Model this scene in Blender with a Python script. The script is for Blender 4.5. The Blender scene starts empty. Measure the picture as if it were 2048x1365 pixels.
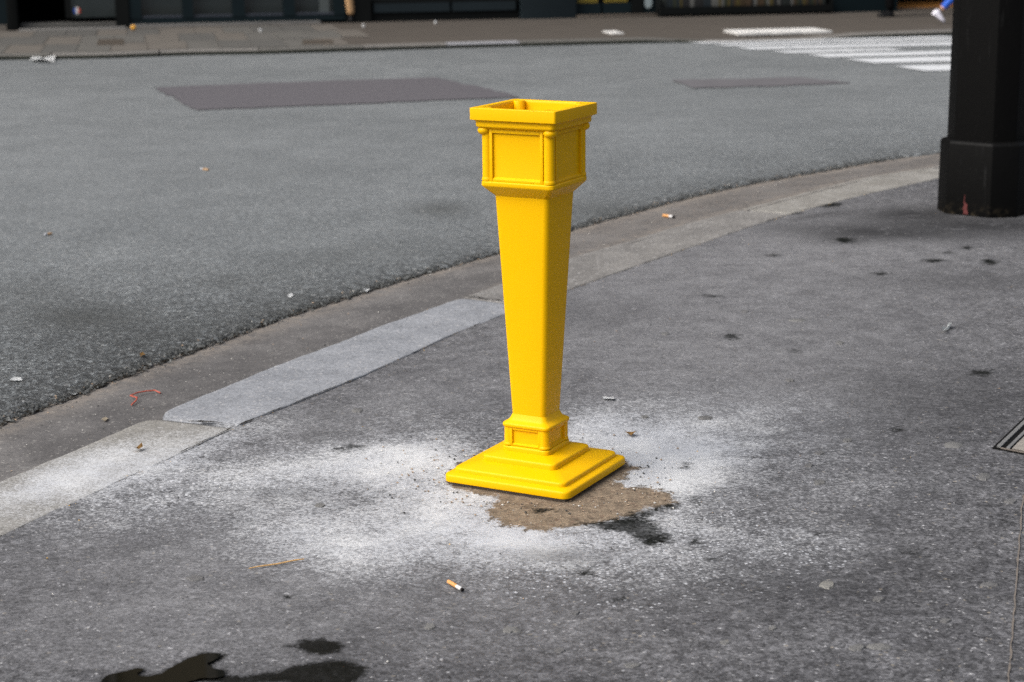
import bpy, bmesh, math, random
import numpy as np
from mathutils import Vector, Matrix, noise

random.seed(7); np.random.seed(7)
SC = bpy.context.scene
COL = SC.collection
R = math.radians

# ------------------------------------------------------------------ camera
F_PX, PITCH, ROLL, CAM_D, CAM_H = 3700.0, 0.23171, -0.01011, 4.808, 1.50776
cam_data = bpy.data.cameras.new('camera')
cam = bpy.data.objects.new('camera', cam_data); COL.objects.link(cam)
cam_data.sensor_width = 36.0; cam_data.lens = F_PX / 2048 * 36
cam_data.clip_start = 0.05; cam_data.clip_end = 1500
cam.matrix_world = (Matrix.Translation((0, -CAM_D, CAM_H)) @ Matrix.Rotation(math.pi/2 - PITCH, 4, 'X') @ Matrix.Rotation(ROLL, 4, 'Z'))
cam_data.dof.use_dof = True
cam_data.dof.focus_distance = 4.83
cam_data.dof.aperture_fstop = 4.7
SC.camera = cam

# ------------------------------------------------------------------ sky, sun, exposure
SUN_AZ, SUN_EL = R(-150), R(48)          # direction the light comes from (angle in the xy plane, elevation)
world = bpy.data.worlds.new('World'); SC.world = world; world.use_nodes = True
wn = world.node_tree; wn.nodes.clear()
w_out = wn.nodes.new('ShaderNodeOutputWorld'); w_bg = wn.nodes.new('ShaderNodeBackground')
sky = wn.nodes.new('ShaderNodeTexSky'); sky.sky_type = 'NISHITA'; sky.sun_disc = False
sky.sun_elevation = SUN_EL; sky.sun_rotation = math.pi/2 - SUN_AZ
sky.air_density = 1.0; sky.dust_density = 6.0; sky.ozone_density = 1.0
w_hs = wn.nodes.new('ShaderNodeHueSaturation'); w_hs.inputs['Saturation'].default_value = 0.55
wn.links.new(sky.outputs[0], w_hs.inputs['Color']); wn.links.new(w_hs.outputs[0], w_bg.inputs['Color'])
wn.links.new(w_bg.outputs[0], w_out.inputs['Surface'])
w_bg.inputs['Strength'].default_value = 0.092
sun_d = bpy.data.lights.new('sun', 'SUN'); sun_d.energy = 1.5; sun_d.angle = R(55); sun_d.color = (1.0, 0.985, 0.965)
sun = bpy.data.objects.new('sun', sun_d); COL.objects.link(sun)
sdir = Vector((math.cos(SUN_AZ)*math.cos(SUN_EL), math.sin(SUN_AZ)*math.cos(SUN_EL), math.sin(SUN_EL)))
sun.rotation_euler = (-sdir).to_track_quat('-Z', 'Y').to_euler(); sun.location = sdir*30
vs = SC.view_settings
vs.view_transform = 'Standard'; vs.look = 'None'; vs.gamma = 1.0; vs.use_curve_mapping = False
vs.exposure = 1.12
SC.render.engine = 'CYCLES'
SC.cycles.use_denoising = False          # keeps the grain of the asphalt
SC.cycles.use_adaptive_sampling = False
SC.cycles.max_bounces = 6

# ------------------------------------------------------------------ projecting the survey of the place
CP, SP, CR_, SR_ = math.cos(PITCH), math.sin(PITCH), math.cos(ROLL), math.sin(ROLL)
def ray(x, y):
    u, v = x-1024, y-682.5
    a = u*CR_+v*SR_; b = -u*SR_+v*CR_
    return np.array([a/F_PX, CP-(b/F_PX)*SP, -SP-(b/F_PX)*CP])
def BP(x, y, z=0.0):
    d = ray(x, y); t = (z-CAM_H)/d[2]
    return np.array([d[0]*t, -CAM_D+d[1]*t])
def BP3(x, y, z=0.0):
    p = BP(x, y, z); return Vector((p[0], p[1], z))

TT = np.array([0.55, 0.8352]); NN = np.array([0.8352, -0.55])     # along the near kerb, away from the road
def tn(p): return np.array([p @ TT, p @ NN])
def xy(t, n): return np.stack([t*TT[0]+n*NN[0], t*TT[1]+n*NN[1]], -1)
class Curve:
    """n as a function of t, straight beyond its ends."""
    def __init__(s, px, z):
        q = np.array([tn(BP(a, b, z)) for a, b in px]); q = q[np.argsort(q[:, 0])]
        t = np.arange(q[0, 0], q[-1, 0], 0.02); n = np.interp(t, q[:, 0], q[:, 1])
        k = np.ones(17)/17; pad = np.pad(n, 8, mode='reflect', reflect_type='odd')
        n = np.convolve(pad, k, 'valid')
        s.t, s.n = t, n
        s.a = (n[40]-n[0])/(t[40]-t[0]); s.b = (n[-1]-n[-60])/(t[-1]-t[-60])
    def __call__(s, t):
        v = np.interp(t, s.t, s.n)
        v = np.where(t < s.t[0], s.n[0]+(t-s.t[0])*s.a, v)
        return np.where(t > s.t[-1], s.n[-1]+(t-s.t[-1])*s.b, v)
KERB_OUT = Curve([(0,955),(170,884),(285,835),(336,816),(475,758),(586,714),(700,673),(765,646),(831,624),(886,604),(941,587),(1001,563),(1143,512),(1234,486),(1349,451),(1463,421),(1615,381),(1730,352),(1876,330)], 0)
KERB_IN = Curve([(0,1070),(119,1015),(253,952),(380,896),(471,849),(542,825),(586,805),(700,762),(837,700),(930,657),(1002,631),(1143,577),(1238,543),(1356,503),(1501,452),(1615,417),(1737,387),(1876,356)], 0)
ROAD_Z = -0.05
ROAD_EDGE = Curve([(0,840),(140,788),(285,730),(430,680),(560,630),(740,575),(840,545),(960,512),(1000,500),(1160,450),(1270,420),(1390,388),(1500,365),(1640,340),(1750,320),(1880,303)], ROAD_Z)
def gutter_kerb_z(t): return np.interp(t, [1.4, 2.6], [-0.062, -0.007])

def ground_z(p):
    t, n = tn(np.array(p[:2]))
    if n < ROAD_EDGE(t): return ROAD_Z
    if n < KERB_OUT(t):
        f = (n-ROAD_EDGE(t))/(KERB_OUT(t)-ROAD_EDGE(t)); return float((1-f)*(ROAD_Z-0.012)+f*gutter_kerb_z(t))
    return 0.0
def G3(x, y):
    z = 0.0
    for _ in range(4):
        p = BP(x, y, z); z2 = ground_z(p)
        if abs(z2-z) < 1e-4: break
        z = z2
    p = BP(x, y, z); return Vector((p[0], p[1], z))

# ------------------------------------------------------------------ object helpers
def tag(o, label=None, cat=None, group=None, kind=None):
    if label: o['label'] = label
    if cat: o['category'] = cat
    if group: o['group'] = group
    if kind: o['kind'] = kind
    return o
def link(name, me, mats=None, parent=None):
    o = bpy.data.objects.new(name, me); COL.objects.link(o)
    if mats is not None:
        for m in (mats if isinstance(mats, (list, tuple)) else [mats]): me.materials.append(m)
    if parent: o.parent = parent
    return o
def empty(name, loc=(0,0,0), rz=0.0):
    o = bpy.data.objects.new(name, None); COL.objects.link(o)
    o.location = loc; o.rotation_euler = (0,0,rz); o.empty_display_size = 0.1
    return o
def from_bm(name, bm, mats, parent=None, smooth=35):
    me = bpy.data.meshes.new(name); bm.normal_update(); bm.to_mesh(me); bm.free()
    if smooth:
        me.polygons.foreach_set('use_smooth', [True]*len(me.polygons)); me.set_sharp_from_angle(angle=R(smooth))
    return link(name, me, mats, parent)
def grid_mesh(name, V, mats, parent=None, attrs=None, smooth=True, flip=False):
    a, b = V.shape[:2]
    me = bpy.data.meshes.new(name); me.vertices.add(a*b); me.vertices.foreach_set('co', V.reshape(-1).astype(np.float32))
    i = np.arange(a*b).reshape(a, b)
    q = np.stack([i[:-1,:-1], i[1:,:-1], i[1:,1:], i[:-1,1:]], -1).reshape(-1, 4)
    if flip: q = q[:, ::-1]
    me.loops.add(q.size); me.loops.foreach_set('vertex_index', q.reshape(-1).astype(np.int32))
    me.polygons.add(len(q)); me.polygons.foreach_set('loop_start', (np.arange(len(q))*4).astype(np.int32))
    me.update(calc_edges=True)
    if smooth: me.polygons.foreach_set('use_smooth', [True]*len(q))
    for k, v in (attrs or {}).items():
        at = me.attributes.new(k, 'FLOAT', 'POINT'); at.data.foreach_set('value', v.reshape(-1).astype(np.float32))
    return link(name, me, mats, parent)
def add_box(bm, x0, x1, y0, y1, z0, z1, bev=0.0):
    v = [bm.verts.new((x, y, z)) for z in (z0, z1) for y in (y0, y1) for x in (x0, x1)]
    fs = [bm.faces.new([v[i] for i in q]) for q in ((0,2,3,1),(4,5,7,6),(0,1,5,4),(2,6,7,3),(0,4,6,2),(1,3,7,5))]
    if bev:
        es = list({e for f in fs for e in f.edges})
        bmesh.ops.bevel(bm, geom=es, offset=bev, segments=2, affect='EDGES', profile=0.6)
def box(name, mat_, parent, x0, x1, y0, y1, z0, z1, bev=0.0):
    bm = bmesh.new(); add_box(bm, x0, x1, y0, y1, z0, z1, bev); return from_bm(name, bm, mat_, parent, 30)
def add_tube(bm, pts, rad, seg=8, cap=True):
    pts = [Vector(p) for p in pts]; rings = []
    rad = rad if isinstance(rad, (list, tuple)) else [rad]*len(pts)
    for i, p in enumerate(pts):
        d = (pts[min(i+1, len(pts)-1)]-pts[max(i-1, 0)]).normalized()
        s = d.cross(Vector((0,0,1))); s = s.normalized() if s.length > 1e-4 else Vector((1,0,0)); u = s.cross(d)
        rings.append([bm.verts.new(p+(s*math.cos(a)+u*math.sin(a))*rad[i]) for a in [2*math.pi*k/seg for k in range(seg)]])
    for a, b in zip(rings, rings[1:]):
        for k in range(seg): bm.faces.new((a[k], b[k], b[(k+1)%seg], a[(k+1)%seg]))
    if cap: bm.faces.new(rings[0]); bm.faces.new(rings[-1][::-1])

# ------------------------------------------------------------------ node helpers
class NT:
    def __init__(s, name):
        s.m = bpy.data.materials.new(name); s.m.use_nodes = True; s.t = s.m.node_tree
        s.b = s.t.nodes['Principled BSDF']; tc = s.t.nodes.new('ShaderNodeTexCoord'); s.co = tc.outputs['Object']
    def n(s, ty, ins=None, **pr):
        o = s.t.nodes.new(ty)
        for k, v in pr.items(): setattr(o, k, v)
        for k, v in (ins or {}).items(): s.set(o.inputs[k], v)
        return o
    def set(s, sock, v):
        if isinstance(v, bpy.types.NodeSocket): s.t.links.new(v, sock)
        else:
            if isinstance(v, (tuple, list)) and len(v) == 3 and sock.type == 'RGBA': v = (*v, 1)
            sock.default_value = v
    def noise(s, scale, detail=3, rough=0.6, co=None, dist=0.0, col=False):
        o = s.n('ShaderNodeTexNoise', {'Vector': co or s.co, 'Scale': scale, 'Detail': detail, 'Roughness': rough, 'Distortion': dist})
        return o.outputs['Color' if col else 'Fac']
    def vor(s, scale, out='Color', co=None, feature='F1', rnd=1.0):
        o = s.n('ShaderNodeTexVoronoi', {'Vector': co or s.co, 'Scale': scale, 'Randomness': rnd}, feature=feature)
        return o.outputs[out]
    def math(s, op, a, b=0.0, c=0.0, clamp=False):
        o = s.n('ShaderNodeMath', operation=op, use_clamp=clamp)
        for i, v in enumerate((a, b, c)): s.set(o.inputs[i], v)
        return o.outputs[0]
    def add(s, a, b): return s.math('ADD', a, b)
    def mul(s, a, b): return s.math('MULTIPLY', a, b)
    def mad(s, a, b, c): return s.math('MULTIPLY_ADD', a, b, c)
    def step(s, v, lo, hi, a=0.0, b=1.0):
        o = s.n('ShaderNodeMapRange', {'Value': v, 'From Min': lo, 'From Max': hi, 'To Min': a, 'To Max': b}, interpolation_type='SMOOTHSTEP')
        return o.outputs[0]
    def mix(s, f, a, b, blend='MIX'):
        o = s.n('ShaderNodeMix', data_type='RGBA', blend_type=blend)
        s.set(o.inputs[0], f); s.set(o.inputs[6], a); s.set(o.inputs[7], b); return o.outputs[2]
    def red(s, c): return s.n('ShaderNodeSeparateColor', {0: c}).outputs[0]
    def sep(s, c): return s.n('ShaderNodeSeparateColor', {0: c}).outputs
    def attr(s, name): return s.n('ShaderNodeAttribute', attribute_name=name).outputs['Fac']
    def grey(s, v): return s.n('ShaderNodeCombineColor', {0: v, 1: v, 2: v}).outputs[0]
    def bump(s, h, strength=0.5, dist=0.002, normal=None):
        ins = {'Height': h, 'Strength': strength, 'Distance': dist}
        if normal: ins['Normal'] = normal
        return s.n('ShaderNodeBump', ins).outputs[0]
    def out(s, color=None, rough=None, spec=None, normal=None, **kw):
        if color is not None: s.set(s.b.inputs['Base Color'], color)
        if rough is not None: s.set(s.b.inputs['Roughness'], rough)
        if spec is not None: s.set(s.b.inputs['Specular IOR Level'], spec)
        if normal is not None: s.set(s.b.inputs['Normal'], normal)
        for k, v in kw.items(): s.set(s.b.inputs[k.replace('_', ' ')], v)
        return s.m
def simple(name, color, rough=0.6, spec=0.4, var=0.15, scale=30, bump=0.0):
    m = NT(name); f = m.mad(m.noise(scale, 4), 2*var, 1-var)
    c = m.mix(1.0, tuple(color), m.grey(f), 'MULTIPLY')
    return m.out(c, rough, spec, m.bump(m.noise(scale*3, 3), bump, 0.003) if bump else None)

DUST_COL = (0.375, 0.387, 0.407)
def dust_layer(m, col, fine, mid, cell, gain=1.0):
    """cement dust caught in the texture: solid where thick, specks where thin"""
    d = m.attr('dust')
    cloud = m.noise(3.1, 5, 0.6); soft = m.noise(16, 4, 0.65)
    v = m.add(m.mad(d, 1.15*gain, -0.10), m.add(m.mad(fine, 0.95, -0.475), m.add(m.mad(cloud, 0.62, -0.31), m.add(m.mad(soft, 0.5, -0.25), m.mad(cell, 0.45, -0.225)))))
    f = m.mul(m.step(v, 0.06, 1.05), m.step(d, 0.03, 0.20))
    film = m.mul(d, m.step(m.add(m.mul(soft, 0.6), m.mul(cloud, 0.6)), 0.3, 0.85))
    col = m.mix(m.mul(film, 0.78), col, (0.275, 0.283, 0.298))
    return m.mix(m.mul(f, 0.92), col, m.mix(m.step(cloud, 0.4, 0.65), DUST_COL, (0.45, 0.458, 0.464))), f

def mat_pavement():
    m = NT('pavement_asphalt')
    big, mid, mid2 = m.noise(0.9, 4, 0.6), m.noise(7, 5, 0.65), m.noise(28, 4, 0.7)
    fine = m.noise(170, 3, 0.7); cell = m.red(m.vor(150)); cell2 = m.red(m.vor(70))
    spk = m.vor(95, 'Distance')
    base = m.mix(m.step(m.add(m.mul(big, 0.6), m.mul(mid, 0.5)), 0.38, 0.72), (0.040, 0.040, 0.043), (0.080, 0.080, 0.084))
    g = m.mad(cell, 1.0, m.mad(fine, 1.5, m.mad(mid2, 0.8, -0.62)))
    base = m.mix(1.0, base, m.grey(m.math('MAXIMUM', g, 0.15)), 'MULTIPLY')
    base = m.mix(m.mul(m.step(m.red(m.vor(105)), 0.90, 0.97), m.step(spk, 0.5, 0.2)), base, (0.24, 0.24, 0.245))
    base = m.mix(m.mul(m.step(m.red(m.vor(150)), 0.992, 0.998), 0.5), base, (0.20, 0.17, 0.12))
    base = m.mix(m.mul(m.step(mid2, 0.60, 0.72), 0.6), base, (0.022, 0.022, 0.025))
    mot = m.mul(m.step(m.noise(46, 4, 0.8), 0.33, 0.67, 0.62, 1.42), m.step(m.noise(13, 4, 0.75), 0.35, 0.65, 0.78, 1.24))
    base = m.mix(1.0, base, m.grey(mot), 'MULTIPLY')
    pale = m.mul(m.attr('pale'), m.step(m.add(fine, m.mul(mid, 0.5)), 0.5, 1.0))
    base = m.mix(m.mul(m.attr('pale'), 0.42), base, (0.120, 0.119, 0.124))
    base = m.mix(m.mul(pale, 0.6), base, (0.22, 0.22, 0.225))
    wr = m.n('ShaderNodeMapping', {'Vector': m.co, 'Scale': (14.0, 60.0, 1.0), 'Rotation': (0, 0, 0.35)}).outputs[0]
    scuff = m.mul(m.step(m.noise(1.0, 5, 0.75, co=wr), 0.60, 0.72), m.step(mid, 0.42, 0.62))
    base = m.mix(m.mul(scuff, 0.35), base, (0.20, 0.20, 0.205))
    col, dust = dust_layer(m, base, fine, mid, cell)
    sco = m.n('ShaderNodeVectorMath', {0: m.co, 1: m.n('ShaderNodeVectorMath', {0: m.noise(60, 2, col=True), 'Scale': 0.012}, operation='SCALE').outputs[0]}, operation='ADD').outputs[0]
    spv = m.n('ShaderNodeTexVoronoi', {'Vector': sco, 'Scale': 98.0}, feature='F1')
    spr = m.red(spv.outputs['Color']); spk2 = m.mul(m.step(m.add(m.add(spr, m.mad(mid2, 0.5, -0.25)), m.mul(m.attr('speck'), 0.45)), 0.94, 1.02), m.step(spv.outputs['Distance'], 0.50, 0.22))
    col = m.mix(m.mul(spk2, m.step(m.attr('speck'), 0.02, 0.2)), col, (0.40, 0.41, 0.43))
    # tan mortar left around the base
    edge = m.add(m.mad(mid2, 0.085, -0.0425), m.add(m.mad(mid, 0.06, -0.03), m.mad(fine, 0.05, -0.025)))
    te = m.add(m.attr('tan'), m.mul(edge, 1.35)); tan = m.step(te, -0.006, 0.010)
    tcol = m.mix(m.step(mid2, 0.35, 0.7), (0.188, 0.145, 0.102), (0.112, 0.087, 0.062))
    tcol = m.mix(m.step(m.red(m.vor(120)), 0.8, 0.95), tcol, (0.12, 0.085, 0.06))
    tcol = m.mix(m.mul(m.step(m.add(m.mul(fine, 0.6), mid2), 0.93, 1.05), 0.8), tcol, (0.05, 0.043, 0.035))
    fringe = m.mul(m.step(te, 0.030, 0.004), m.step(m.add(mid2, m.mul(mid, 0.6)), 0.72, 0.95))
    tcol = m.mix(m.mul(fringe, 0.85), tcol, (0.035, 0.031, 0.026))
    tcol = m.mix(1.0, tcol, m.grey(m.mad(fine, 0.9, m.mad(cell, 0.4, 0.32))), 'MULTIPLY')
    col = m.mix(tan, col, tcol)
    damp = m.mul(m.attr('damp'), m.step(m.add(mid, m.mul(mid2, 0.5)), 0.45, 0.75))
    col = m.mix(m.mul(damp, 0.95), col, (0.012, 0.012, 0.013))
    oil = m.step(m.add(m.attr('oil'), m.add(m.mad(mid2, 0.10, -0.05), m.add(m.mad(m.noise(75, 3, 0.7), 0.06, -0.03), m.mad(fine, 0.05, -0.025)))), -0.020, 0.020)
    col = m.mix(m.mul(oil, m.step(mid, 0.30, 0.62, 0.72, 0.99)), col, m.mix(cell, (0.003, 0.0035, 0.003), (0.012, 0.013, 0.012)))
    wet = m.step(m.add(m.attr('wet'), m.add(m.mad(mid2, 0.04, -0.02), m.mad(fine, 0.035, -0.0175))), -0.012, 0.008)
    col = m.mix(wet, col, m.mix(0.93, col, (0.003, 0.003, 0.002)))
    rough = m.mad(wet, -0.52, m.mad(oil, 0.0, m.mad(cell, 0.15, 0.68)))
    h = m.add(m.mul(cell, 0.5), m.add(m.mul(fine, 1.0), m.mul(mid2, 1.2)))
    return m.out(col, rough, m.mad(wet, -0.17, m.mad(oil, -0.26, 0.28)), m.bump(h, m.mad(wet, -0.4, 0.6), 0.0024))

def mat_road():
    m = NT('road_asphalt')
    big, mid, mid2 = m.noise(0.35, 4, 0.6), m.noise(2.3, 5, 0.65), m.noise(22, 5, 0.7)
    fine = m.noise(120, 3, 0.75); cell = m.red(m.vor(105)); d = m.vor(105, 'Distance')
    base = m.mix(m.step(m.add(m.mul(big, 0.6), m.mul(mid, 0.5)), 0.35, 0.75), (0.091, 0.0985, 0.102), (0.131, 0.140, 0.144))
    g = m.mad(cell, 0.9, m.mad(fine, 1.5, m.mad(mid2, 0.9, -0.68)))
    base = m.mix(m.mad(m.attr('near'), 0.6, 0.4), base, m.mix(1.0, base, m.grey(m.math('MAXIMUM', g, 0.2)), 'MULTIPLY'))
    base = m.mix(m.mul(m.step(m.red(m.vor(90)), 0.93, 0.98), 0.6), base, (0.22, 0.22, 0.215))
    gr = m.step(m.noise(62, 4, 0.85), 0.36, 0.64, 0.22, 1.85); gr2 = m.step(m.noise(26, 4, 0.8), 0.34, 0.66, 0.55, 1.45)
    base = m.mix(m.mad(m.attr('near'), 0.72, 0.22), base, m.mix(1.0, base, m.grey(m.mul(gr, gr2)), 'MULTIPLY'))
    pits = m.step(m.add(m.noise(48, 4, 0.75), m.mul(fine, 0.45)), 0.62, 0.52)
    base = m.mix(m.mul(pits, m.mad(m.attr('near'), 0.75, 0.15)), base, (0.016, 0.017, 0.017))  # crevice self-shadow, with dirt in the pits, painted as dark colour
    base = m.mix(m.mul(m.attr('near'), 0.16), base, m.mix(1.0, base, (0.40, 0.42, 0.41), 'MULTIPLY'))
    pit = m.step(m.add(mid2, m.mul(fine, 0.7)), 0.98, 0.72)
    base = m.mix(m.mul(m.mul(pit, m.attr('edge')), 0.9), base, (0.017, 0.018, 0.017))  # same crevice shade, painted stronger along the broken edge
    dk = m.mul(m.attr('dark'), m.step(m.add(mid2, m.mul(fine, 0.5)), 0.45, 0.8))
    base = m.mix(m.mul(dk, 0.85), base, (0.030, 0.032, 0.030))
    h = m.add(m.mul(cell, 0.3), m.add(m.mul(fine, 0.7), m.add(m.mul(gr, 0.8), m.mul(mid2, 1.5))))
    return m.out(base, m.mad(cell, 0.2, 0.62), 0.4, m.bump(h, m.mad(m.attr('near'), 0.75, 0.15), 0.005))

def mat_gutter():
    m = NT('gutter_asphalt')
    mid, mid2, fine, cell = m.noise(3, 5, 0.65), m.noise(26, 4, 0.7), m.noise(200, 2, 0.7), m.red(m.vor(190))
    base = m.mix(m.step(mid, 0.35, 0.68), (0.066, 0.063, 0.062), (0.112, 0.107, 0.104))
    base = m.mix(1.0, base, m.grey(m.mad(cell, 0.4, m.mad(fine, 0.5, m.mad(mid2, 0.6, 0.2)))), 'MULTIPLY')
    base = m.mix(m.mul(m.step(m.red(m.vor(170)), 0.965, 0.99), 0.6), base, (0.27, 0.26, 0.24))
    base = m.mix(m.mul(m.step(m.add(m.noise(11, 5, 0.7), m.mul(mid, 0.4)), 0.84, 0.98), 0.45), base, (0.22, 0.22, 0.21))
    base = m.mix(m.mul(m.attr('silt'), m.step(m.add(mid2, m.mul(fine, 0.6)), 0.6, 0.95)), base, (0.155, 0.135, 0.115))
    return m.out(base, 0.72, 0.35, m.bump(m.add(fine, m.mul(mid2, 1.4)), 0.4, 0.002))

def mat_granite(name, a, b, worn=0.5):
    m = NT(name)
    mid, mid2, fine, cell = m.noise(5, 5, 0.65), m.noise(30, 4, 0.7), m.noise(190, 2, 0.7), m.red(m.vor(210))
    base = m.mix(m.step(mid, 0.32, 0.7), a, b)
    base = m.mix(1.0, base, m.grey(m.mad(cell, 0.5, m.mad(fine, 0.55, m.mad(mid2, 0.5, 0.18)))), 'MULTIPLY')
    base = m.mix(m.mul(m.step(m.red(m.vor(120)), 0.93, 0.98), 0.5), base, (0.34, 0.335, 0.33))
    base = m.mix(m.mul(m.step(mid2, 0.63, 0.75), worn*0.5), base, (0.055, 0.05, 0.045))
    col, d = dust_layer(m, base, fine, mid, cell, 1.1)
    return m.out(col, 0.75, 0.35, m.bump(m.add(fine, m.mul(mid2, 1.2)), 0.35, 0.0018))

def mat_yellow():
    m = NT('yellow_paint')
    w = m.noise(6, 3); z = m.n('ShaderNodeSeparateXYZ', {0: m.co}).outputs[2]
    c = m.mix(m.mad(w, 0.5, 0.2), (0.65, 0.356, 0.0002), (0.68, 0.374, 0.0003))
    grit = m.mul(m.step(z, 0.06, 0.0), m.step(m.noise(260, 3, 0.8), 0.62, 0.72))
    c = m.mix(m.mul(grit, 0.65), c, (0.32, 0.22, 0.10))
    return m.out(c, m.mad(m.noise(14, 4), 0.16, 0.30), 0.10, m.bump(m.add(m.noise(420, 2), m.mul(m.noise(60, 3), 0.8)), 0.05, 0.0016))

def mat_glass(name, col=(0.02, 0.024, 0.024)):
    m = NT(name); c = m.mix(m.noise(1.2, 3), col, tuple(x*1.8 for x in col))
    return m.out(c, 0.06, 0.5, m.bump(m.noise(1.5, 2), 0.05, 0.02))

M = {}
M['pavement'] = mat_pavement(); M['road'] = mat_road(); M['gutter'] = mat_gutter()
M['granite_tan'] = mat_granite('granite_tan', (0.145, 0.138, 0.124), (0.205, 0.198, 0.182))
M['granite_blue'] = mat_granite('granite_blue', (0.150, 0.157, 0.170), (0.205, 0.213, 0.228), 0.25)
M['granite_grey'] = mat_granite('granite_grey', (0.115, 0.110, 0.104), (0.170, 0.163, 0.153))
M['yellow'] = mat_yellow()
def mat_black_iron():
    m = NT('black_iron'); w = m.noise(9, 4); n2 = m.noise(60, 4, 0.7)
    st = m.n('ShaderNodeMapping', {'Vector': m.co, 'Scale': (26.0, 26.0, 2.5)}).outputs[0]
    streak = m.noise(1.0, 5, 0.7, co=st)
    z = m.n('ShaderNodeSeparateXYZ', {0: m.co}).outputs[2]
    c = m.mix(w, (0.0010, 0.0010, 0.0010), (0.0024, 0.0023, 0.0022))
    c = m.mix(m.mul(m.step(streak, 0.60, 0.72), 0.5), c, (0.014, 0.014, 0.014))
    c = m.mix(m.mul(m.step(n2, 0.68, 0.76), 0.6), c, (0.035, 0.033, 0.03))
    dirt = m.mul(m.step(z, 0.07, 0.0), m.step(m.noise(35, 4, 0.7), 0.45, 0.7))
    c = m.mix(m.mul(dirt, 0.7), c, (0.035, 0.028, 0.018))
    return m.out(c, m.mad(n2, 0.25, 0.42), 0.09, m.bump(m.add(n2, w), 0.25, 0.003))
M['black_iron'] = mat_black_iron()
M['iron_frame'] = simple('worn_iron', (0.12, 0.12, 0.118), 0.5, 0.5, 0.4, 60, 0.3)
M['hatch_fill'] = simple('hatch_concrete', (0.19, 0.175, 0.155), 0.8, 0.3, 0.5, 90, 0.4)
M['seam'] = simple('seam_mortar', (0.120, 0.104, 0.090), 0.85, 0.2, 0.6, 120, 0.3)
GUMS = [simple('old_gum', c, 0.8, 0.2, 0.45, 170, 0.4) for c in ((0.112,0.111,0.108),(0.092,0.091,0.091),(0.102,0.101,0.099),(0.135,0.132,0.122))]
M['navy'] = simple('navy_paint', (0.0042, 0.0092, 0.0115), 0.5, 0.12, 0.3, 4)
M['slate'] = simple('slate_blue_paint', (0.0095, 0.0145, 0.0175), 0.5, 0.15, 0.2, 3)
M['blackwood'] = simple('black_wood', (0.0028, 0.0034, 0.0034), 0.6, 0.1, 0.4, 5)
M['dark_inside'] = simple('dark_interior', (0.004, 0.004, 0.004), 0.9, 0.1, 0.3, 3)
M['glass'] = mat_glass('shop_glass', (0.0105, 0.014, 0.0145))
M['upper_glass'] = mat_glass('upper_glass', (0.012, 0.016, 0.02))
M['sill'] = simple('sill_metal', (0.030, 0.035, 0.045), 0.4, 0.3, 0.2, 10)
M['limestone'] = simple('limestone', (0.105, 0.092, 0.068), 0.85, 0.25, 0.2, 1.5, 0.3)
M['step_stone'] = simple('step_stone', (0.105, 0.102, 0.097), 0.8, 0.3, 0.35, 5, 0.3)
M['far_asphalt'] = simple('far_pavement_asphalt', (0.058, 0.050, 0.042), 0.85, 0.25, 0.22, 2.2, 0.4)
M['slab_a'] = simple('slab_grey', (0.080, 0.077, 0.070), 0.8, 0.3, 0.3, 4, 0.3)
M['slab_b'] = simple('slab_dark', (0.068, 0.066, 0.061), 0.8, 0.3, 0.3, 4, 0.3)
M['slab_c'] = simple('slab_warm', (0.092, 0.083, 0.072), 0.8, 0.3, 0.3, 4, 0.3)
M['far_kerb'] = simple('far_kerb_stone', (0.120, 0.114, 0.106), 0.8, 0.3, 0.3, 4, 0.3)
M['kerb_dirt_shade'] = simple('kerb_dirt_shade', (0.014, 0.016, 0.011), 0.8, 0.2, 0.5, 9)  # dirt plus the shade of the street-side kerb face, in one dark colour
M['far_kerb_pale'] = simple('far_kerb_stone_pale', (0.19, 0.192, 0.205), 0.8, 0.3, 0.2, 4, 0.3)
M['road_patch'] = simple('patch_asphalt', (0.074, 0.070, 0.077), 0.8, 0.3, 0.55, 40, 0.5)
M['road_patch_pale'] = simple('patch_asphalt_worn', (0.088, 0.085, 0.091), 0.8, 0.3, 0.25, 3, 0.5)
M['tactile'] = simple('white_tactile', (0.46, 0.455, 0.44), 0.7, 0.3, 0.12, 6, 0.2)
M['plate'] = simple('plate_iron', (0.055, 0.045, 0.035), 0.55, 0.4, 0.4, 10)
def mat_roadpaint():
    m = NT('road_paint'); w = m.noise(14, 6, 0.75)
    c = m.mix(m.step(m.add(w, m.mul(m.noise(1.7, 3), 0.45)), 0.80, 0.92), (0.44, 0.455, 0.47), (0.15, 0.157, 0.16))
    return m.out(c, 0.7, 0.3)
M['paint'] = mat_roadpaint()
# ================================================================== STAINS (where they lie on the ground)
def ell(cx, cy, rx, ry, rot, amp):
    c = BP(cx, cy); a = math.radians(rot); ca, sa = math.cos(a), math.sin(a)
    ax = BP(cx+rx*ca, cy+rx*sa)-c; by = BP(cx-ry*sa, cy+ry*ca)-c
    return c, np.linalg.inv(np.stack([ax, by], 1)), amp
def ell_field(P, lst, power=2.0):
    keep = np.ones(P.shape[:-1])
    for c, A, amp in lst:
        q = np.linalg.norm((P-c) @ A.T, axis=-1); keep *= 1-amp*np.exp(-0.8*q**power)
    return 1-keep
def sdf(P, poly):
    """signed distance in metres, positive inside"""
    x, y = P[..., 0], P[..., 1]; best = np.full(x.shape, 1e9); inside = np.zeros(x.shape, bool)
    n = len(poly)
    for i in range(n):
        a, b = poly[i], poly[(i+1) % n]; d = b-a
        h = np.clip(((x-a[0])*d[0]+(y-a[1])*d[1])/(d@d), 0, 1)
        best = np.minimum(best, np.hypot(x-a[0]-h*d[0], y-a[1]-h*d[1]))
        if a[1] != b[1]:
            c = ((a[1] > y) != (b[1] > y)) & (x < d[0]*(y-a[1])/(d[1])+a[0]); inside ^= c
    return np.where(inside, best, -best)
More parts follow.
